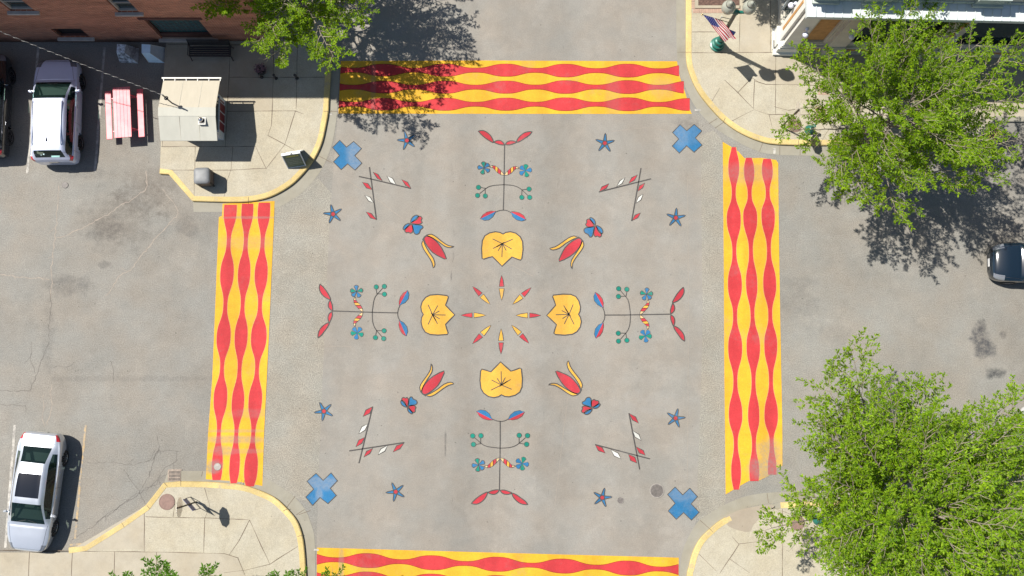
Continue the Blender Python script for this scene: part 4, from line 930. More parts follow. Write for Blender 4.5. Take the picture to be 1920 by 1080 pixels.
for c, d in ((((XL + xb) / 2, yb + .12, BH + .04), (xb - XL + .1, .34, .1)), ((xb - .12, yb + 13, BH + .04), (.34, 25.6, .1))): b.box(c, d)
b.build('parapet_coping', M['stone'], bb)
for i, (x0, x1, z0, z1) in enumerate(opens):
    fr = MB(); t_ = .07; y = yb + .12
    for c, d in (((x0 + t_ / 2, y, (z0 + z1) / 2), (t_, .1, z1 - z0)), ((x1 - t_ / 2, y, (z0 + z1) / 2), (t_, .1, z1 - z0)), (((x0 + x1) / 2, y, z1 - t_ / 2), (x1 - x0 - 2 * t_, .1, t_)), (((x0 + x1) / 2, y, z0 + t_ / 2), (x1 - x0 - 2 * t_, .1, t_))): fr.box(c, d)
    if i > 1: fr.box(((x0 + x1) / 2, y, (z0 + z1) / 2), (x1 - x0 - 2 * t_, .07, .05))
    if i == 1:
        n = int((x1 - x0) / .2)
        for j in range(1, n): fr.box((x0 + (x1 - x0) * j / n, y + .04, (z0 + z1) / 2 + .2), (.010, .02, z1 - z0 - .6))
        for j in range(1, 9): fr.box(((x0 + x1) / 2, y + .041, z0 + .5 + j * .19), (x1 - x0 - .16, .02, .010))
        fr.box(((x0 + x1) / 2, y - .02, z0 + .25), (x1 - x0 - .15, .06, .42))
    f = fr.build('window', M['dark_frame'] if i in (0, 1) else M['stone'], bb)
    p = MB(); p.box(((x0 + x1) / 2, yb + .17, (z0 + z1) / 2), (x1 - x0 - .02, .02, z1 - z0 - .02)); p.build('pane', M['trim'] if i == 0 else (M['glass_block'] if i == 1 else M['pane']), f)
    sl_ = MB(); sl_.box(((x0 + x1) / 2, yb - .03, z0 - .06), (x1 - x0 + .3, .22, .11), bev=.015); sl_.build('sill', M['stone'], f)
    if i > 0:
        li = MB(); li.box(((x0 + x1) / 2, yb - .012, z1 + .14), (x1 - x0 + .35, .05, .22)); li.build('lintel', M['dark_frame'] if i == 1 else M['stone'], f)

# ============================================================ THE WHITE STOREFRONT
wo = G(1458, 93); wd = G(1912, 103) - wo; wang = math.atan2(wd.y, wd.x)
M['cream'] = plain('cream_render', (.46, .43, .36), .75, var=.1, sc=2)
M['white_trim'] = plain('white_trim', (.62, .61, .56), .6, var=.06, sc=3)
M['metal_roof'] = plain('pale_metal_roof', (.50, .54, .54), .4, var=.06, sc=2)
M['siding'] = plain('grey_green_coping', (.34, .38, .34), .7, var=.1, sc=3)
M['tan'] = plain('tan_panel', (.42, .22, .075), .8, var=.2, sc=5)
wb_ = thing('storefront_building', 'white and cream storefront with tan panels and a pale metal ledge roof', 'building', (wo.x, wo.y, ZK), wang)
cs, sn = math.cos(-wang), math.sin(-wang)
def lx(px, py=100): d = G(px, py, ZK) - Vector((wo.x, wo.y, ZK)); return d.x * cs - d.y * sn
WL, LZ, PZ, D = 24.0, 5.6, 6.62, 14.0
pil = [(0, lx(1488)), (lx(1541), lx(1574)), (lx(1722), lx(1756)), (lx(1895), lx(1930)), (lx(2070), lx(2104)), (lx(2245), lx(2279))]
bays = [(pil[i][1], pil[i + 1][0]) for i in range(5)]
# openings: first bay is boarded in tan, the others are dark shop windows
opens = [(a + .1, c - .1, .75 if i == 0 else 1.0, 4.6 if i else 4.9) for i, (a, c) in enumerate(bays)]
b = MB(); wall_open(b, 0, WL, 0, PZ, opens, 0, .25)
b.add([(WL, 0, 0), (WL, D, 0), (WL, D, PZ), (WL, 0, PZ)], [(0, 1, 2, 3)]); b.add([(0, D, 0), (WL, D, 0), (WL, D, PZ), (0, D, PZ)], [(3, 2, 1, 0)])
b2 = MB(); wopen = [(.75, 2.5, .45, 4.4), (3.1, 4.6, .05, 4.4), (5.2, 7.4, .45, 4.4), (8.2, 11, .45, 4.4)]; wall_open(b2, 0, D, 0, PZ, wopen, 0, .25)
b.add([(y, x, z) for x, y, z in b2.v], [tuple(reversed(f)) for f in b2.f]); b.build('wall', M['cream'], wb_)
b = MB(); b.box((WL / 2, D / 2, PZ - .25), (WL - .1, D - .1, .1)); b.build('roof', M['tar'], wb_)
for i, (a, c, z0, z1) in enumerate(opens):
    fr = MB()
    for cc, d in (((a + .04, .1, (z0 + z1) / 2), (.08, .12, z1 - z0)), ((c - .04, .1, (z0 + z1) / 2), (.08, .12, z1 - z0)), (((a + c) / 2, .1, z1 - .04), (c - a - .16, .12, .08)), (((a + c) / 2, .1, z0 + .04), (c - a - .16, .12, .08))): fr.box(cc, d)
    if i == 0:
        f = fr.build('boarded_window', M['cream'], wb_); p = MB(); p.box(((a + c) / 2, .16, (z0 + z1) / 2), (c - a - .02, .04, z1 - z0 - .02)); p.build('tan_board', M['tan'], f)
    else:
        fr.box(((a + c) / 2, .1, z0 + (z1 - z0) * .7), (c - a - .16, .1, .06)); f = fr.build('window', M['trim'], wb_)
        p = MB(); p.box(((a + c) / 2, .2, (z0 + z1) / 2), (c - a - .02, .02, z1 - z0 - .02)); p.build('pane', M['pane'], f)
    pn = MB(); pn.box(((a + c) / 2, -.05, .3), (c - a + .18, .1, .55)); pn.box(((a + c) / 2, -.09, .05), (c - a + .19, .18, .1)); pn.build('base_panel', M['cream'], wb_)
    st2 = MB(); st2.box(((a + c) / 2, -.115, .34), (c - a - .1, .03, .16)); st2.build('base_stripe', M['tan'], wb_)
for y0, y1, z0, z1 in wopen:
    p = MB(); p.box((.18, (y0 + y1) / 2, (z0 + z1) / 2), (.02, y1 - y0 - .02, z1 - z0 - .02)); o = p.build('window', M['pane'], wb_)
    fr = MB()
    for yy in (y0 + .04, (y0 + y1) / 2, y1 - .04): fr.box((.08, yy, (z0 + z1) / 2), (.1, .08, z1 - z0))
    fr.build('frame', M['metal_roof'], o)
for i, (a, c) in enumerate(pil):
    b = MB(); w_ = c - a; x = (a + c) / 2
    if i == 0:
        b.box((x, -.02, 2.6), (w_, .20, 5.2)); b.box((.02, .40, 2.6), (.28, .62, 5.2))
        b.box((x - .05, .02, .32), (w_ + .22, .5, .64)); b.box((x - .08, .0, .09), (w_ + .36, .64, .18)); b.box((0, .38, .34), (.44, .8, .66)); b.box((0, .38, .09), (.56, .9, .18))
        for z, e in ((.72, .16), (.82, .10), (.92, .04)): b.box((x - e / 4, .1, z), (w_ + e, .44 + e, .09))
        for z, e in ((4.95, .05), (5.08, .12)): b.box((x, -.02, z), (w_ + e, .26 + e, .1))
    else:
        b.box((x, -.08, 2.65), (w_, .16, 5.3)); b.box((x, -.14, .32), (w_ + .2, .28, .64)); b.box((x, -.17, .09), (w_ + .34, .34, .18))
        for z, e in ((.70, .14), (.80, .07)): b.box((x, -.1, z), (w_ + e, .2 + e, .09))
    b.build('pilaster', M['white_trim'] if i == 0 else M['cream'], wb_)
    if i != 1:
        st2 = MB()
        if i == 0: st2.box((-.13, .42, 2.9), (.02, .13, 3.2))
        else: st2.box((x, -.165, 2.7), (.14, .02, 3.4))
        st2.build('tan_stripe', M['tan'], wb_)
    # ledge bracket on the parapet, with coping
    b = MB(); b.box((x, -.05, 6.2), (w_ + .25, .12, .8)); b.box((x, -.10, 6.52), (w_ + .42, .22, .18)); b.box((x, -.10, 5.85), (w_ + .36, .20, .12)); b.build('parapet_pier', M['siding'], wb_)
b = MB()
for i in range(46): b.box((.27 + i * .51, -.03, 5.90), (.5, .07, .16), bev=.01)
b.box((WL / 2, .14, PZ + .02), (WL + .1, .36, .10)); b.box((.14, D / 2, PZ + .02), (.36, D, .10)); b.build('parapet_coping', M['siding'], wb_)
b = MB(); OV = .62   # sloping ledge roof, front and west side, with raised seams
zi, zo = 5.76, 5.60; x_w = -.30
b.add([(x_w, -OV, zo), (WL + .4, -OV, zo), (WL + .4, 0, zi), (0, 0, zi)], [(0, 1, 2, 3)]); b.add([(x_w, -OV, zo), (0, 0, zi), (0, D, zi), (x_w, D, zo)], [(0, 1, 2, 3)])
b.add([(x_w, -OV, zo - .24), (WL + .4, -OV, zo - .24), (WL + .4, -OV, zo), (x_w, -OV, zo)], [(0, 1, 2, 3)]); b.add([(x_w, -OV, zo - .24), (x_w, D, zo - .24), (x_w, D, zo), (x_w, -OV, zo)], [(3, 2, 1, 0)])
b.add([(x_w, -OV, zo - .24), (WL + .4, -OV, zo - .24), (WL + .4, 0, zo - .24), (0, 0, zo - .24), (0, D, zo - .24), (x_w, D, zo - .24)], [(3, 2, 1, 0), (0, 5, 4, 3)])
for i in range(72):
    x = x_w + .32 + i * .335
    y1 = 0 if x > .0 else -OV * (1 - (x - x_w) / (0 - x_w)) * 0
    b.add([(x - .014, -OV - .006, zo + .0), (x + .014, -OV - .006, zo), (x + .014, y1, zi + .0), (x - .014, y1, zi), (x - .014, -OV - .006, zo + .035), (x + .014, -OV - .006, zo + .035), (x + .014, y1, zi + .035), (x - .014, y1, zi + .035)], [(4, 5, 6, 7), (0, 1, 5, 4), (1, 2, 6, 5), (3, 0, 4, 7)])
b.build('ledge_roof', M['metal_roof'], wb_)
def wl_(x, y, z, side=False):
    b = MB(); b.lathe([(.05, 0), (.07, .02), (.07, .1), (.05, .13)], (x, y, z), n=12); b.lathe([(.13, -.2), (.12, -.12), (.05, -.02)], (x + (-.12 if side else 0), y - (0 if side else .16), z), n=14)
    b.tube([(x, y, z + .06), (x + (-.12 if side else 0), y - (0 if side else .16), z + .04)], .02, 0, 6); b.build('wall_lamp', M['lamp_white'], wb_, smooth=True)
M['lamp_white'] = plain('lamp_enamel', (.55, .56, .66), .35)
wl_((pil[0][0] + pil[0][1]) / 2 + .1, -.16, 2.9); wl_(-.14, .75, 3.3, True)
for i in (1, 2, 3): wl_((pil[i][0] + pil[i][1]) / 2 + .05, -.19, 2.9)

# ============================================================ THE FOOD STAND
M['canvas'] = plain('cream_roofing', (.355, .35, .305), .75, var=.05, sc=1.2)
M['canvas_warm'] = plain('cream_roofing_warm', (.365, .335, .27), .75, var=.05, sc=1.2)
for k_ in ('canvas', 'canvas_warm'):   # rain streaks down the slope
    m_ = M[k_]; nb = NB('streaked_' + k_); c_ = (.355, .35, .305) if k_ == 'canvas' else (.365, .335, .27)
    M[k_] = nb.fin(nb.scale(nb.scale(c_, nb.ramp(nb.noise(3, 5, .7, nb.mapping((1.5, .25, 1))), .35, .65, .95, 1.03)), nb.ramp(nb.noise(9, 6, .8), .58, .72, 1, .94)), .75, spec=.3)
M['dark_red'] = plain('dark_red_paint', (.13, .012, .014), .5)
M['stand_white'] = plain('stand_white', (.50, .51, .50), .6)
x0, x1 = G(350, 225).x, G(423, 225).x; y0, y1 = G(400, 264).y, G(400, 190).y
sh = thing('food_stand', 'cream roofed food stand hut with a red and white checked side wall', 'hut', ((x0 + x1) / 2, (y0 + y1) / 2, ZK))
hx, hy = (x1 - x0) / 2, (y1 - y0) / 2; EZ, RZ = 1.72, 2.12
yr = G(400, 233).y - (y0 + y1) / 2; ex0 = G(329, 230).x - (x0 + x1) / 2; ex1 = G(431, 230).x - (x0 + x1) / 2; ey0 = G(400, 283).y - (y0 + y1) / 2; ey1 = G(400, 175).y - (y0 + y1) / 2
b = MB(); pr = [(-hy, 0), (hy, 0), (hy, EZ - .12), (yr, RZ - .06), (-hy, EZ - .05)]
for x in (-hx, hx): b.add([(x, y, z) for y, z in pr], [(0, 1, 2, 3, 4)] if x > 0 else [(4, 3, 2, 1, 0)])
b.add([(-hx, -hy, 0), (hx, -hy, 0), (hx, -hy, EZ - .05), (-hx, -hy, EZ - .05), (-hx, hy, 0), (hx, hy, 0), (hx, hy, EZ - .12), (-hx, hy, EZ - .12)], [(0, 1, 2, 3), (7, 6, 5, 4)]); b.build('wall', M['stand_white'], sh)
def slab(b, q, t=.05):
    n = len(q); b.add([(x, y, z) for x, y, z in q] + [(x, y, z - t) for x, y, z in q], [tuple(range(n)), tuple(reversed(range(n, 2 * n)))] + [(i, n + i, n + (i + 1) % n, (i + 1) % n) for i in range(n)])
b = MB(); slab(b, [(ex0, yr + .12, RZ), (ex1, yr + .12, RZ), (ex1 + .05, ey1, EZ + .02), (ex0 + .04, ey1, EZ + .02)][::1]); o = b.build('roof_slope', M['canvas_warm'], sh)
b = MB(); slab(b, [(ex0, ey0, EZ), (ex1, ey0, EZ), (ex1, yr - .22, RZ - .03), (ex0, yr - .22, RZ - .03)]); b.build('roof_slope', M['canvas'], sh)
b = MB(); slab(b, [(ex0 - .01, yr - .23, RZ - .022), (ex1 + .01, yr - .23, RZ - .022), (ex1 + .01, yr + .13, RZ + .008), (ex0 - .01, yr + .13, RZ + .008)], .03); b.build('ridge_cap', M['canvas'], sh)
b = MB(); b.box(((ex0 + ex1) / 2 + .05, ey1 + .1, EZ + .03), (ex1 - ex0 + .12, .05, .09))
for i in range(6): b.box((ex0 + .06 + (ex1 - ex0) * i / 5, ey1 + .04, EZ + .03), (.03, .12, .03))
b.build('gutter_rail', M['white_trim'], sh)
for fx in (.36, .70):
    b = MB(); xx = ex0 + (ex1 - ex0) * fx; b.tube([(xx, ey0 + .02, EZ + .004), (xx + .01, yr - .24, RZ - .026)], .008, 0, 4); b.build('roof_seam', M['canvas_warm'], sh)
    b = MB(); b.tube([(xx, yr + .13, RZ + .003), (xx + .03, ey1 - .02, EZ + .025)], .008, 0, 4); b.build('roof_seam', M['canvas'], sh)
b = MB(); vx = G(380, 228, RZ).x - (x0 + x1) / 2; vy = G(380, 228, RZ).y - (y0 + y1) / 2
b.box((vx, vy, EZ + .33), (.30, .30, .10), bev=.01); vt = b.build('roof_vent', M['white_trim'], sh)
b = MB(); b.box((vx, vy, EZ + .385), (.22, .22, .02)); b.build('vent_opening', M['trim'], vt)
b = MB(); b.lathe([(.02, 0), (.085, .02), (.10, .08), (.07, .14), (.01, .16)], (vx - .03, vy + .04, EZ + .39), n=16); b.build('vent_cap', M['chrome'], vt, smooth=True)
for i in range(3):
    yy = -hy + .33 + i * (2 * hy - .5) / 3 + .12
    b = MB(); b.box((hx + .012, yy, .50), (.02, .34, .80)); b.build('red_check', M['dark_red'], sh)
b = MB(); b.box((hx + .01, 0, 1.32), (.03, 2 * hy - .3, .40)); b.build('serving_window', M['pane'], sh)
b = MB(); b.box((hx + .03, 0, 1.02), (.06, 2 * hy - .2, .03)); b.build('counter', M['stand_white'], sh)
b = MB(); b.box((hx + .015, hy - .2, .9), (.02, .05, 1.3)); b.build('corner_post', M['dark_red'], sh)
# service mast and the overhead cable
mb_ = G(326, 194, 2.1); mt_ = G(303, 179, 3.3); mb_.x = mt_.x = (mb_.x + mt_.x) / 2; mb_.y = mt_.y = (mb_.y + mt_.y) / 2
b = MB(); b.tube([(mb_.x - sh.location.x, mb_.y - sh.location.y, 1.75), (mt_.x - sh.location.x, mt_.y - sh.location.y, 3.3)], .03, 0, 8)
b.lathe([(.05, 0), (.09, .03), (.05, .06)], (mb_.x - sh.location.x, mb_.y - sh.location.y, 2.75), n=12); b.build('service_mast', M['steel_dark'], sh)
M['cable'] = plain('cable_grey', (.30, .29, .28), .6)
M['cable_black'] = plain('cable_black', (.02, .02, .02), .6)
A = Vector((mt_.x, mt_.y, 3.38)); B = Vector((G(-304, -77, BH).x, yb - .05, BH - .1)); n = 40; pts = []
for i in range(n + 1):
    t_ = i / n; p = A.lerp(B, t_); p.z -= .55 * 4 * t_ * (1 - t_); pts.append(p)
cb = MB(); cb.tube(pts, .010, 0, 6); cw = MB(); side_ = Vector((0, .016, .012))
cw.tube([p + Vector((0, .018 * math.cos(i * 1.9), .018 * math.sin(i * 1.9))) for i, p in enumerate([pts[0].lerp(pts[-1], 0)] and [pts[int(j / 3)].lerp(pts[min(int(j / 3) + 1, n)], (j % 3) / 3) for j in range(3 * n)])], .008, 1, 5)
o = cb.build('overhead_cable', M['cable_black']); tag(o, 'overhead service cable running from the food stand mast to the brick building', 'cable')
cw.build('bare_wire', [M['cable'], M['cable']], o)

# ============================================================ PICNIC TABLE
def wood_red(n):
    b = NB(n); c = b.scale((.55, .06, .09), b.ramp(b.noise(3, 4, .6, b.mapping((8, 1, 1))), .3, .7, .8, 1.25)); k = b.ramp(b.noise(2.2, 4), .45, .62, 0, .6)
    c = b.mix(k, c, (.50, .16, .17)); return b.fin(c, .46, spec=.6)
M['table_red'] = wood_red('glossy_red_boards')
tc = G(241, 219); pt = thing('picnic_table', 'glossy red picnic table with two benches, standing between the silver car and the food stand', 'picnic table', tc, heading((242, 270), (238, 170)) - PI / 2)
for i in range(5):
    b = MB(); b.box((-.29 + i * .145, 0, .745), (.142, 2.18, .04), bev=.004); b.build('table_board', M['table_red'], pt)
for sx in (-.68, .68):
    b = MB(); b.box((sx, 0, .44), (.26, 2.1, .045), bev=.012); b.build('bench_seat', M['table_red'], pt)
for sy in (-.72, .72):
    b = MB(); b.box((0, sy, .40), (1.5, .05, .07)); b.box((0, sy, .70), (.66, .05, .07)); o = b.build('cross_beam', M['table_red'], pt)
    for s_ in (-1, 1):
        b = MB(); b.tube([(s_ * .62, sy + .04, 0), (s_ * .26, sy + .04, .72)], .035, 0, 6); b.build('leg', M['table_red'], pt)

# ============================================================ BENCH, BOXES, BIN, SANDWICH BOARD
bx0, bx1 = G(357, 96, .45).x, G(434, 96, .45).x; by = G(395, 97, .45).y
be = thing('bench', 'black slatted bench against the brick building wall', 'bench', ((bx0 + bx1) / 2, by, ZK)); hw = (bx1 - bx0) / 2
b = MB()
for i in range(5): b.box((0, -.22 + i * .095, .44), (2 * hw, .075, .025), bev=.006)
b.build('seat', M['steel_dark'], be)
b = MB()
for i in range(5): b.box((0, .24 + i * .025, .52 + i * .085), (2 * hw, .025, .06))
b.build('backrest', M['steel_dark'], be)
for sx in (-hw, hw):
    b = MB(); b.tube([(sx, -.3, 0), (sx, -.22, .3), (sx, -.24, .44), (sx, .2, .44), (sx, .34, .9)], .022, 0, 6); b.tube([(sx, .2, .44), (sx, .26, 0)], .022, 0, 6); b.build('leg', M['steel_dark'], be)
    b = MB(); b.tube([(sx, -.24, .44), (sx, -.26, .66), (sx, .26, .66)], .02, 0, 6); b.build('armrest', M['steel_dark'], be)

def weathered(n, c0, c1, amt):
    b = NB(n); k = b.ramp(b.noise(4.5, 6, .8), .5 - amt, .5 + amt, 0, 1); return b.fin(b.mix(k, c0, c1), .75, spec=.3)
M['box_dirty'] = weathered('flaking_paint', (.07, .07, .075), (.62, .70, .76), .09)
M['box_side'] = weathered('flaking_side', (.14, .13, .13), (.42, .42, .43), .15)
M['box_blue'] = plain('pale_blue_box', (.55, .74, .86), .6, var=.06)
M['box_grey'] = plain('grey_box', (.42, .45, .48), .7, var=.08)
def tapered(name, label, base, top, mt, ms):
    bs = [G(*p) for p in base]; tp = [G(*p, .72) for p in top]; c = sum(bs, Vector()) / 4
    t = thing(name, label, 'box', c, 0, 'tapered boxes by the brick wall'); bs = [p - c for p in bs]; tp = [Vector((p.x - c.x, p.y - c.y, .72)) for p in tp]
    b = MB(); b.add([tuple(p) for p in bs + tp], [(0, 1, 5, 4), (2, 3, 7, 6), (3, 0, 4, 7)]); b.add([tuple(p) for p in bs + tp], [(1, 2, 6, 5)], 1); b.build('body', [mt, ms], t)
    b = MB(); l = [Vector((p.x * 1.0, p.y, p.z)) for p in tp]; b.prism([(p.x, p.y) for p in l], .722, .75); b.build('lid', mt, t)
    b = MB()
    for p, q in zip(bs, tp): b.tube([p + Vector((0, 0, .01)), q], .012, 0, 4)
    b.build('edge_trim', M['white_trim'] if mt == M['box_blue'] else mt, t)
tapered('tapered_box', 'tapered box with flaking grey paint by the wall', [(225, 117), (259, 119), (261, 92), (224, 88)], [(219, 98), (234, 99), (236, 84), (220, 83)], M['box_dirty'], M['box_side'])
tapered('tapered_box', 'clean pale blue tapered box beside the kerb by the wall', [(279, 117), (309, 118), (312, 90), (281, 88)], [(266, 99.5), (282, 100), (282.5, 84), (266, 83)], M['box_blue'], M['box_grey'])

M['bin_lid'] = plain('grey_bin_lid', (.14, .145, .15), .55, var=.08)
M['bin_side'] = plain('brown_bin_panel', (.10, .075, .06), .8, var=.3, sc=10)
bp = G(391, 338.5); tb = thing('litter_bin', 'square litter bin with a rounded grey lid near the yellow kerb', 'bin', (bp.x, bp.y, ZK), R(2))
def rrect(w_, h_, r, n=5): return [(sx * (w_ / 2 - r) + r * math.cos(a0 + PI / 2 * j / n), sy * (h_ / 2 - r) + r * math.sin(a0 + PI / 2 * j / n)) for sx, sy, a0 in ((1, 1, 0), (-1, 1, PI / 2), (-1, -1, PI), (1, -1, 3 * PI / 2)) for j in range(n + 1)]
b = MB(); b.prism(rrect(.56, .58, .06), 0, .70); b.build('body', M['bin_side'], tb)
b = MB()
for sx in (-1, 1):
    for sy in (-1, 1): b.box((sx * .265, sy * .275, .35), (.07, .07, .74))
b.prism(rrect(.60, .62, .08), .70, .78); b.build('frame', M['trim'], tb)
b = MB(); prev = None; lay = [(.66, .68, .12, .78), (.68, .70, .13, .84), (.66, .68, .14, .90), (.58, .60, .14, .945), (.40, .42, .12, .97), (.1, .1, .04, .98)]; vs = []; n = 24
for w_, h_, r, z in lay: vs += [(x, y, z) for x, y in rrect(w_, h_, r)]
b.add(vs, [(i * n + j, i * n + (j + 1) % n, (i + 1) * n + (j + 1) % n, (i + 1) * n + j) for i in range(len(lay) - 1) for j in range(n)] + [tuple(range(n * (len(lay) - 1), n * len(lay)))]); b.build('lid', M['bin_lid'], tb, smooth='auto')

M['board_white'] = plain('board_frame_white', (.60, .62, .62), .5)
M['board_green'] = plain('chalk_green', (.055, .10, .075), .5, var=.2, sc=9)
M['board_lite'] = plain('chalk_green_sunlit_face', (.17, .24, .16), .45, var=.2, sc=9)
M['chalk_yellow'] = plain('chalk_yellow', (.42, .42, .04), .6)
M['chalk_pale'] = plain('chalk_pale', (.20, .26, .24), .6)
# ridge from (534,291) to (563,289); south foot (546,316)-(572,314); north foot behind
sa = thing('sandwich_board', 'white framed green sandwich board standing at the curved kerb', 'sandwich board', (G(556, 300).x, G(556, 300).y, ZK), R(9))
HB = 1.1; hwb = .38; sp = .32
for sgn, mt, nm in ((-1, M['board_green'], 'panel'), (1, M['board_lite'], 'panel')):
    def P(u, v, off=0): # u across, v 0 foot .. 1 ridge
        return Vector((u, sgn * (sp * (1 - v) + .02) + sgn * off, HB * v))
    b = MB(); slab_ = [P(-hwb, 0), P(hwb, 0), P(hwb, 1), P(-hwb, 1)]
    q = slab_ if sgn < 0 else slab_[::-1]
    nrm = Vector((0, sgn * HB, sp)).normalized()
    b.add([tuple(p) for p in q] + [tuple(p - nrm * .02) for p in q], [(0, 1, 2, 3), (7, 6, 5, 4), (0, 4, 5, 1), (1, 5, 6, 2), (2, 6, 7, 3), (3, 7, 4, 0)]); po = b.build(nm, mt, sa)
    b = MB()
    for a_, c_ in (((-hwb, 0), (-hwb, 1)), ((hwb, 0), (hwb, 1)), ((-hwb, .03), (hwb, .03)), ((-hwb, .97), (hwb, .97))): b.tube([P(*a_) + nrm * .004, P(*c_) + nrm * .004], .024, 0, 4)
    b.build('frame', M['board_white'], po)
    b = MB(); rr = random.Random(3)
    for row, (v, hgt, m_) in enumerate(((.80, .10, 0), (.62, .045, 1), (.52, .04, 1), (.40, .045, 1), (.28, .05, 1))):
        x = -.28 + (.04 if row == 0 else .01 * row)
        while x < .27:
            L = rr.uniform(.02, .045)
            q = [P(x, v), P(x + L, v + rr.uniform(-.01, .01)), P(x + L * .9, v + hgt), P(x + L * .2, v + hgt * rr.uniform(.6, 1))]; q = [p + nrm * .006 for p in q]
            b.add([tuple(p) for p in (q if sgn < 0 else q[::-1])], [(0, 1, 2, 3)], m_); x += L + rr.uniform(.008, .025)
    b.build('lettering', [M['chalk_yellow'], M['chalk_pale']], po)
b = MB(); b.box((0, 0, HB + .01), (.80, .10, .03), bev=.008); hd = b.build('top_cap', M['board_white'], sa)
b = MB(); b.box((.03, -.02, HB + .03), (.08, .05, .02)); b.build('latch', M['trim'], hd)

# three low bollards and an iron plant stand in the shade of the brick building
for i, (px, py) in enumerate(((491, 145), (518, 147), (557, 147))):
    q = G(px, py, ZK)
    b = MB(); b.lathe([(.07, 0), (.07, .04), (.035, .06), (.035, .42), (.06, .45), (.055, .52), (.01, .55)], n=12); o = b.build('short_bollard', M['steel_dark'], smooth=True); o.location = q
    tag(o, ('short black bollard beside the potted plant', 'middle of the three short black bollards in the shade', 'short black bollard nearest the kerb and crosswalk')[i], 'bollard', 'short bollards under the tree')
q = G(492, 134, ZK); pl = thing('potted_plant', 'small potted plant with dusky leaves in the building shade', 'potted plant', q)
b = MB(); b.lathe([(.12, 0), (.17, .05), (.2, .3), (.22, .33), (.2, .34), (.19, .28)], n=16); b.build('pot', M['steel_dark'], pl, smooth=True)
M['dusky'] = plain('dusky_leaf', (.16, .09, .10), .6, var=.4)
b = MB(); rr = random.Random(9)
for i in range(160):
    a = rr.uniform(0, 2 * PI); e = rr.uniform(.1, 1.4); r_ = rr.uniform(.1, .26); c = Vector((math.cos(a) * math.cos(e) * r_, math.sin(a) * math.cos(e) * r_, .33 + math.sin(e) * r_)); d = Vector((math.cos(a), math.sin(a), rr.uniform(-.3, .5))).normalized() * .07; s_ = d.cross(Vector((rr.uniform(-.4, .4), 0, 1))).normalized() * .022
    b.add([tuple(c), tuple(c + d * .5 + s_), tuple(c + d), tuple(c + d * .5 - s_)], [(0, 1, 2, 3)])
b.build('foliage', M['dusky'], pl)

# ============================================================ STREET LAMP WITH FLAG AND BANNER
M['lamp_green'] = plain('green_cast_iron', (.010, .115, .085), .35, metal=.1, spec=.6, var=.15)
M['post_green'] = plain('dark_green_post', (.05, .065, .045), .45, var=.2)
M['globe'] = plain('globe_glass', (.42, .43, .36), .12, var=.04)
M['globe'].node_tree.nodes['Principled BSDF'].inputs['Transmission Weight'].default_value = .35
lp = G(1344, 85, ZK); st_l = thing('street_lamp', 'green cast iron street lamp with two glass globes, a flag and a blue banner', 'street lamp', lp)
b = MB(); b.lathe([(.30, 0), (.31, .08), (.31, .13), (.25, .15), (.25, .28), (.27, .31), (.26, .36), (.19, .40), (.17, .58), (.19, .61), (.18, .65), (.12, .68), (.11, .90), (.13, .93), (.12, .98), (.08, 1.02)], n=28); b.build('base', M['lamp_green'], st_l, smooth='auto')
b = MB(); n = 24; vs = []
for z, r in ((1.0, .085), (3.95, .068)): vs += [(r * (1 + .1 * (j % 2)) * math.cos(2 * PI * j / n), r * (1 + .1 * (j % 2)) * math.sin(2 * PI * j / n), z) for j in range(n)]
b.add(vs, [(j, (j + 1) % n, n + (j + 1) % n, n + j) for j in range(n)]); b.build('post', M['post_green'], st_l)
b = MB(); b.tube([(-.44, 0, 4.12), (-.34, 0, 4.0), (-.15, 0, 4.02), (.15, 0, 4.02), (.34, 0, 4.0), (.44, 0, 4.12)], [.05, .06, .07, .07, .06, .05], 0, 10); b.lathe([(.07, 3.9), (.11, 3.95), (.09, 4.05), (.11, 4.1), (.03, 4.2)], n=16); b.build('crossarm', M['lamp_green'], st_l, smooth=True)
for sx in (-.41, .41):
    b = MB(); b.lathe([(.06, 4.05), (.13, 4.1), (.15, 4.2), (.12, 4.25)], (sx, 0, 0), n=18); h_ = b.build('lamp_holder', M['lamp_green'], st_l, smooth=True)
    b = MB(); b.lathe([(.13, 4.26), (.24, 4.36), (.275, 4.5), (.26, 4.66), (.19, 4.82), (.15, 4.86)], (sx, 0, 0), n=24); b.build('globe', M['globe'], h_, smooth=True)
    b = MB(); b.lathe([(.17, 4.86), (.13, 4.91), (.135, 4.95), (.08, 5.0), (.085, 5.03), (.02, 5.1)], (sx, 0, 0), n=18); b.build('globe_cap', M['globe'], h_, smooth=True)
def L_(px, py, z): p = G(px, py, z); return Vector((p.x - lp.x, p.y - lp.y, z - ZK))
tip = L_(1316, 22, 3.75); root = Vector((-.05, 0, 2.85))
tip.y = 0.05 if abs(tip.y) < .3 else tip.y
b = MB(); b.tube([root, tip], .014, 0, 6); b.build('flag_pole', M['steel_dark'], st_l)
b = MB(); b.lathe([(.005, -.03), (.03, -.015), (.03, .015), (.005, .03)], tuple(tip), n=10); b.build('pole_ball', plain('brass', (.6, .45, .2), .3, 1), st_l, smooth=True)
def cloth(n, col, r):
    b = NB(n); m = b.fin(col, r, spec=.2); tr = b.n('ShaderNodeBsdfTranslucent'); tr.inputs[0].default_value = (*col, 1); mx = b.n('ShaderNodeMixShader'); mx.inputs[0].default_value = .5
    b.link(b.b.outputs[0], mx.inputs[1]); b.link(tr.outputs[0], mx.inputs[2]); b.link(mx.outputs[0], b.out.inputs[0]); return m
M['flag_red'] = cloth('flag_red', (.50, .02, .05), .8); M['flag_white'] = cloth('flag_white', (.78, .76, .76), .8); M['flag_blue'] = cloth('flag_blue', (.04, .05, .24), .8)
fc = [tip.lerp(root, .04), tip.lerp(root, .74), L_(1356, 77, 3.0), L_(1380, 70, 2.75)]
b = MB(); NX, NY = 26, 40
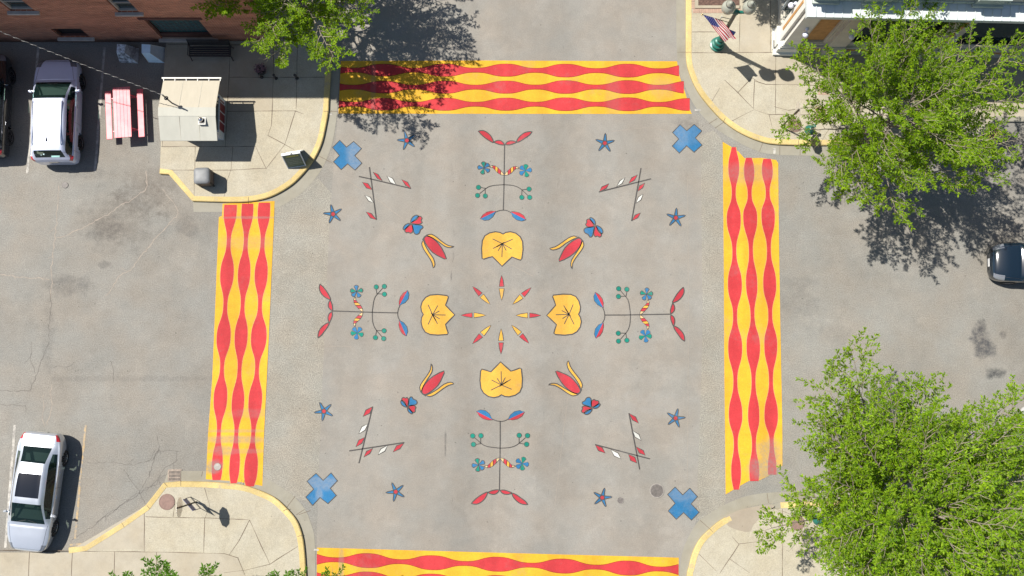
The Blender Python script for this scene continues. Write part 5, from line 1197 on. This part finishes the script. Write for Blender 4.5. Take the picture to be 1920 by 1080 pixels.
def flg(u, v):
    p = fc[0].lerp(fc[1], u).lerp(fc[2].lerp(fc[3], u), v); return p + Vector((0, 1, 0)) * .06 * math.sin(u * 9 + v * 3) * v + Vector((0, 0, .03 * math.sin(v * 8 + u * 4)))
vs = [tuple(flg(i / NX, j / NY)) for j in range(NY + 1) for i in range(NX + 1)]; fs = []; ms = []
for j in range(NY):
    for i in range(NX):
        o = j * (NX + 1) + i; b.add([vs[o], vs[o + 1], vs[o + NX + 2], vs[o + NX + 1]], [(0, 1, 2, 3)], 2 if (i < NX * 7 / 13 and j < NY * .4) else (0 if (i // 2) % 2 == 0 else 1))
for r_ in range(9):
    for c_ in range(6 if r_ % 2 == 0 else 5):
        u = (r_ + .9) / 10 * 7 / 13; v = ((c_ + (.5 if r_ % 2 == 0 else 1)) / 6) * .4; pc = flg(u, v); e1 = (flg(u + .02, v) - pc).normalized() * .018; e2 = (flg(u, v + .02) - pc).normalized() * .018; nn = e1.cross(e2).normalized() * .004
        pts = []
        for q_ in range(10): a = 2 * PI * q_ / 10; rr_ = 1 if q_ % 2 == 0 else .42; pts.append(pc + e1 * math.cos(a) * rr_ + e2 * math.sin(a) * rr_ + (nn if nn.z > 0 else -nn))
        b.add([tuple(p) for p in pts], [tuple(range(10))], 1)
b.build('flag', [M['flag_red'], M['flag_white'], M['flag_blue']], st_l)
M['banner'] = cloth('banner_blue', (.05, .09, .33), .7)
M['pale_steel'] = plain('pale_steel', (.5, .52, .5), .4)
bt_ = .32
for z in (2.3, 3.2):
    b = MB(); b.tube([(0, 0, z), (-.42, .10, z)], .014, 0, 6); b.build('banner_arm', M['steel_dark'], st_l)
b = MB(); b.tube([(-.42, .10, 2.15), (-.42, .10, 3.3)], .018, 0, 6); b.build('banner_rod', M['pale_steel'], st_l)
bc = [L_(1353, 49, 2.7), L_(1380, 60, 2.6), L_(1374, 69, 2.1), L_(1349, 59, 2.2)]
b = MB(); b.poly([tuple(p) for p in bc][::-1]); bo = b.build('banner', M['banner'], st_l)
b = MB()
rr = random.Random(5)
for row in range(2):
    u = .15
    while u < .85:
        d_ = rr.uniform(.03, .07); v0 = .3 + row * .28; P_ = lambda u, v: bc[0].lerp(bc[1], u).lerp(bc[3].lerp(bc[2], u), v) + Vector((0, 0, .006)); b.poly([tuple(P_(u, v0)), tuple(P_(u, v0 + .13)), tuple(P_(u + d_, v0 + .13)), tuple(P_(u + d_, v0))]); u += d_ + .025
b.build('banner_lettering', plain('banner_white', (.3, .33, .42), .7), bo)

# short green pedestal beside the stop sign
q = G(1517, 244, ZK); pd = thing('pedestal', 'short green pedestal on a domed base beside the stop sign, under the leaves', 'pedestal', q)
b = MB(); b.lathe([(.21, 0), (.215, .06), (.19, .12), (.15, .22), (.08, .3), (.05, .34)], n=24); b.build('base', M['lamp_green'], pd, smooth=True)
b = MB(); b.tube([(0, 0, .3), (0, 0, .58)], .03, 0, 10); b.box((0, 0, .68), (.16, .14, .22), bev=.02); b.build('head', M['lamp_green'], pd)
q = G(1533, 975, ZK); pd2 = thing('pedestal', 'green domed pedestal mostly hidden by the largest tree', 'pedestal', q)
b = MB(); b.lathe([(.21, 0), (.215, .06), (.19, .12), (.15, .22), (.08, .3), (.05, .34)], n=24); b.build('base', M['lamp_green'], pd2, smooth=True)
b = MB(); b.tube([(0, 0, .3), (0, 0, .58)], .03, 0, 10); b.box((0, 0, .68), (.16, .14, .22), bev=.02); b.build('head', M['lamp_green'], pd2)

# ============================================================ STOP SIGNS
M['sign_red'] = plain('sign_red', (.42, .01, .015), .4); M['sign_back'] = plain('sign_back_aluminium', (.80, .77, .72), .42, metal=.9); M['sign_white'] = plain('sign_white', (.7, .7, .7), .4); M['sign_blue'] = plain('sign_blue', (.02, .035, .16), .4)
M['pole'] = plain('dark_pole', (.035, .028, .016), .6)
def text_mesh(s, size, mt, parent, loc, rot, name):
    cu = bpy.data.curves.new('t', 'FONT'); cu.body = s; cu.size = size; cu.align_x = 'CENTER'; cu.align_y = 'CENTER'; cu.resolution_u = 3; cu.offset = size * .015
    o = bpy.data.objects.new('t', cu); C.objects.link(o); dg = bpy.context.evaluated_depsgraph_get(); me = bpy.data.meshes.new_from_object(o.evaluated_get(dg)); bpy.data.objects.remove(o)
    me.materials.clear(); me.materials.append(mt); r = bpy.data.objects.new(name, me); C.objects.link(r); r.parent = parent; r.location = loc; r.rotation_euler = rot; return r
def stop_sign(label, base, zc, face, blue=False):
    t = thing('stop_sign', label, 'stop sign', (base.x, base.y, ZK), 0, 'stop signs at the side street mouths')
    b = MB(); b.box((0, 0, (zc + .3) / 2), (.05, .05, zc + .3)); b.build('post', M['pole'], t)
    r = .38 / math.cos(PI / 8); oc = [(r * math.cos(PI / 8 + PI / 4 * i), r * math.sin(PI / 8 + PI / 4 * i)) for i in range(8)]
    def plate(rad, x0, x1, mt, nm, par):
        b = MB(); k = rad / .38; vs = [(x, y * k, z * k + zc) for x in (x0, x1) for y, z in oc]
        b.add(vs, [tuple(range(8)), tuple(reversed(range(8, 16)))] + [(i, (i + 1) % 8, 8 + (i + 1) % 8, 8 + i) for i in range(8)]); return b.build(nm, mt, par)
    f = face
    pl_ = plate(.38, f * .028, f * .031, M['sign_back'], 'sign_plate', t); plate(.378, f * .0315, f * .033, M['sign_white'], 'border', pl_); plate(.36, f * .0335, f * .035, M['sign_red'], 'red_face', pl_)
    text_mesh('STOP', .30, M['sign_white'], pl_, (f * .0365, 0, zc), (R(90), 0, R(90 if f > 0 else -90)), 'lettering')
    if blue:
        ang = math.atan2(-19, 17); c, s = math.cos(ang), math.sin(ang)
        bm_ = MB(); bm_.box((-.03, -.03, .85), (.62, .012, .42), rz=ang); sp_ = bm_.build('blue_plate', M['sign_blue'], t)
        bm_ = MB(); bm_.box((-.03, -.03, .59), (.62, .014, .07), rz=ang); bm_.build('white_strip', M['sign_white'], sp_)
        bm_ = MB()
        for dx in (-.31, .31): bm_.box((-.03 + dx * c, -.03 + dx * s, .36), (.02, .02, .72), rz=ang)
        bm_.box((-.03, -.03, .06), (.62, .02, .02), rz=ang); bm_.build('bracket', M['pole'], t)
        bm_ = MB(); rr = random.Random(2); x = -.18
        while x < .18:
            d_ = rr.uniform(.025, .05); bm_.box((-.03 + (x + d_ / 2) * c - s * .008 * -1, -.03 + (x + d_ / 2) * s + c * .008, .86 + rr.uniform(-.01, .01)), (d_, .004, .1), rz=ang); x += d_ + .02
        bm_.build('lettering', M['chalk_pale'], sp_)
    return t
stop_sign('stop sign seen from its grey back, leafy twigs above it, near the small green pedestal', G(1465, 238, ZK), 2.55, 1)
stop_sign('stop sign seen from its grey back, with a small blue plate low on its post', G(368, 941, ZK), 2.15, -1, True)

# ============================================================ COVERS AND GRATES
M['rust'] = plain('rusty_iron', (.17, .105, .085), .75, var=.15, sc=9)
M['iron'] = plain('grey_iron', (.10, .088, .08), .6, var=.3, sc=14)
M['iron_pale'] = plain('worn_iron', (.22, .20, .18), .5, var=.2, sc=14)
M['cut_ring'] = plain('mortar_ring', (.27, .235, .18), .85)
def cover(px, py, r, mt, label, raised=0.0, ring=False, studs=False, nm='manhole_cover', inner=None):
    p = G(px, py, raised); t = thing(nm, label, 'manhole cover', (p.x, p.y, raised))
    b = MB(); b.lathe([(r, .012), (r, .022), (r * .985, .028), (r * .9, .028), (r * .89, .022)], n=36); b.build('rim', M['iron_pale'] if ring else mt, t)
    b = MB(); b.lathe([(r * .88, .012), (r * .88, .026), (r * .2, .03), (.001, .03)], n=36)
    if studs:
        for i in range(-7, 8):
            for j in range(-7, 8):
                if (i * i + j * j) < 42: b.box((i * r / 8.5, j * r / 8.5, .033), (r / 15, r / 15, .01))
    b.build('lid', inner or mt, t); return t
cover(1231.5, 920, .30, M['iron'], 'dark studded manhole cover beside the painted blue cross', 0, True, True)
cover(1163, 938, .14, M['iron_pale'], 'small round valve cover right of a painted star', 0, True, inner=M['iron'])
cover(408, 875, .15, M['iron_pale'], 'small round valve cover breaking the end of the worn crosswalk', .012, True)
cover(313, 941, .33, M['rust'], 'rusty round plate near the post of the blue plated stop sign', ZK)
cover(1490, 235, .30, M['rust'], 'rusty round plate between the stop sign and the green pedestal', ZK)
cover(1494, 980, .32, M['rust'], 'rusty round plate half under the largest tree', ZK)
cover(122, 347, .14, M['iron'], 'small round cover in the asphalt behind the silver sport utility car', .0)
def grate(px, py, rz, label, w_, h_, mt, cells):
    p = G(px, py, 0); t = thing('storm_drain', label, 'drain grate', (p.x, p.y, 0), rz)
    b = MB(); b.box((0, 0, .011), (w_ - .02, h_ - .02, .006)); b.build('pit', M['trim'], t)
    b = MB()
    for i in range(cells[0] + 1): b.box((-w_ / 2 + w_ * i / cells[0], 0, .022), (.022, h_, .014))
    for j in range(cells[1] + 1): b.box((0, -h_ / 2 + h_ * j / cells[1], .023), (w_ + .02, .028, .016))
    for c, d in (((0, h_ / 2 + .03, .02), (w_ + .12, .05, .02)), ((-w_ / 2 - .04, 0, .02), (.05, h_, .02))): b.box(c, d)
    b.build('grating', mt, t)
M['grate_tan'] = plain('worn_tan_iron', (.20, .155, .12), .6, var=.25, sc=10); M['grate_rust'] = plain('orange_rust_iron', (.33, .17, .11), .7, var=.25, sc=10)
grate(328, 892, 0, 'tan drain grate at the kerb near the rusty plate', .46, .42, M['grate_tan'], (9, 3))
grate(1862, 250, R(42), 'rust coloured drain grate beside the tree shadow on the side street', .55, .5, M['grate_rust'], (7, 4))

# planting bed with brick edging under the off-frame tree; brick squares by the kerb
M['mulch'] = plain('mulch', (.085, .05, .038), .95, var=.5, sc=14); M['paver'] = plain('pink_paver', (.30, .20, .15), .85, var=.2, sc=9)
pb = thing('planting_bed', 'mulched planting bed with a cream rim and pink brick edging', 'planting bed', (0, 0, 0))
def flat(pts, z0, z1, nm, mt, par): b = MB(); q = [(p.x, p.y) for p in gp(pts, ZK)]; b.prism(q, z0, z1); return b.build(nm, mt, par)
flat([(1309, -150), (1309, 11), (1386, 11), (1386, -150)][::1], ZK - .02, ZK + .03, 'mulch', M['mulch'], pb)
for q in ([(1303, -150), (1303, 16), (1309, 16), (1309, -150)], [(1309, 11), (1309, 16), (1386, 16), (1386, 11)]): flat(q, ZK - .02, ZK + .06, 'rim', M['walk'], pb)
b = MB()
for i in range(22):
    c = G(1301 + i * 4.1, 20.5, ZK); b.box((c.x, c.y, ZK + .006), (.085, .19, .012))
for i in range(30):
    c = G(1299.5, 14 - i * 4.3, ZK); b.box((c.x, c.y, ZK + .006), (.13, .088, .012))
b.build('brick_edging', M['paver'], pb)
b = MB()
for (X0, Y0, X1, Y1) in ((1531, 202, 1552, 232), (1536, 160, 1556, 182), (1700, 232, 1722, 262)):
    for i in range(int((X1 - X0) / 5)):
        for j in range(int((Y1 - Y0) / 5)):
            c = G(X0 + i * 5.2, Y0 + j * 5.2, ZK); b.box((c.x, c.y, ZK + .008), (.105, .105, .008))
b.build('brick_inlay', M['paver'], PAV['NE'])
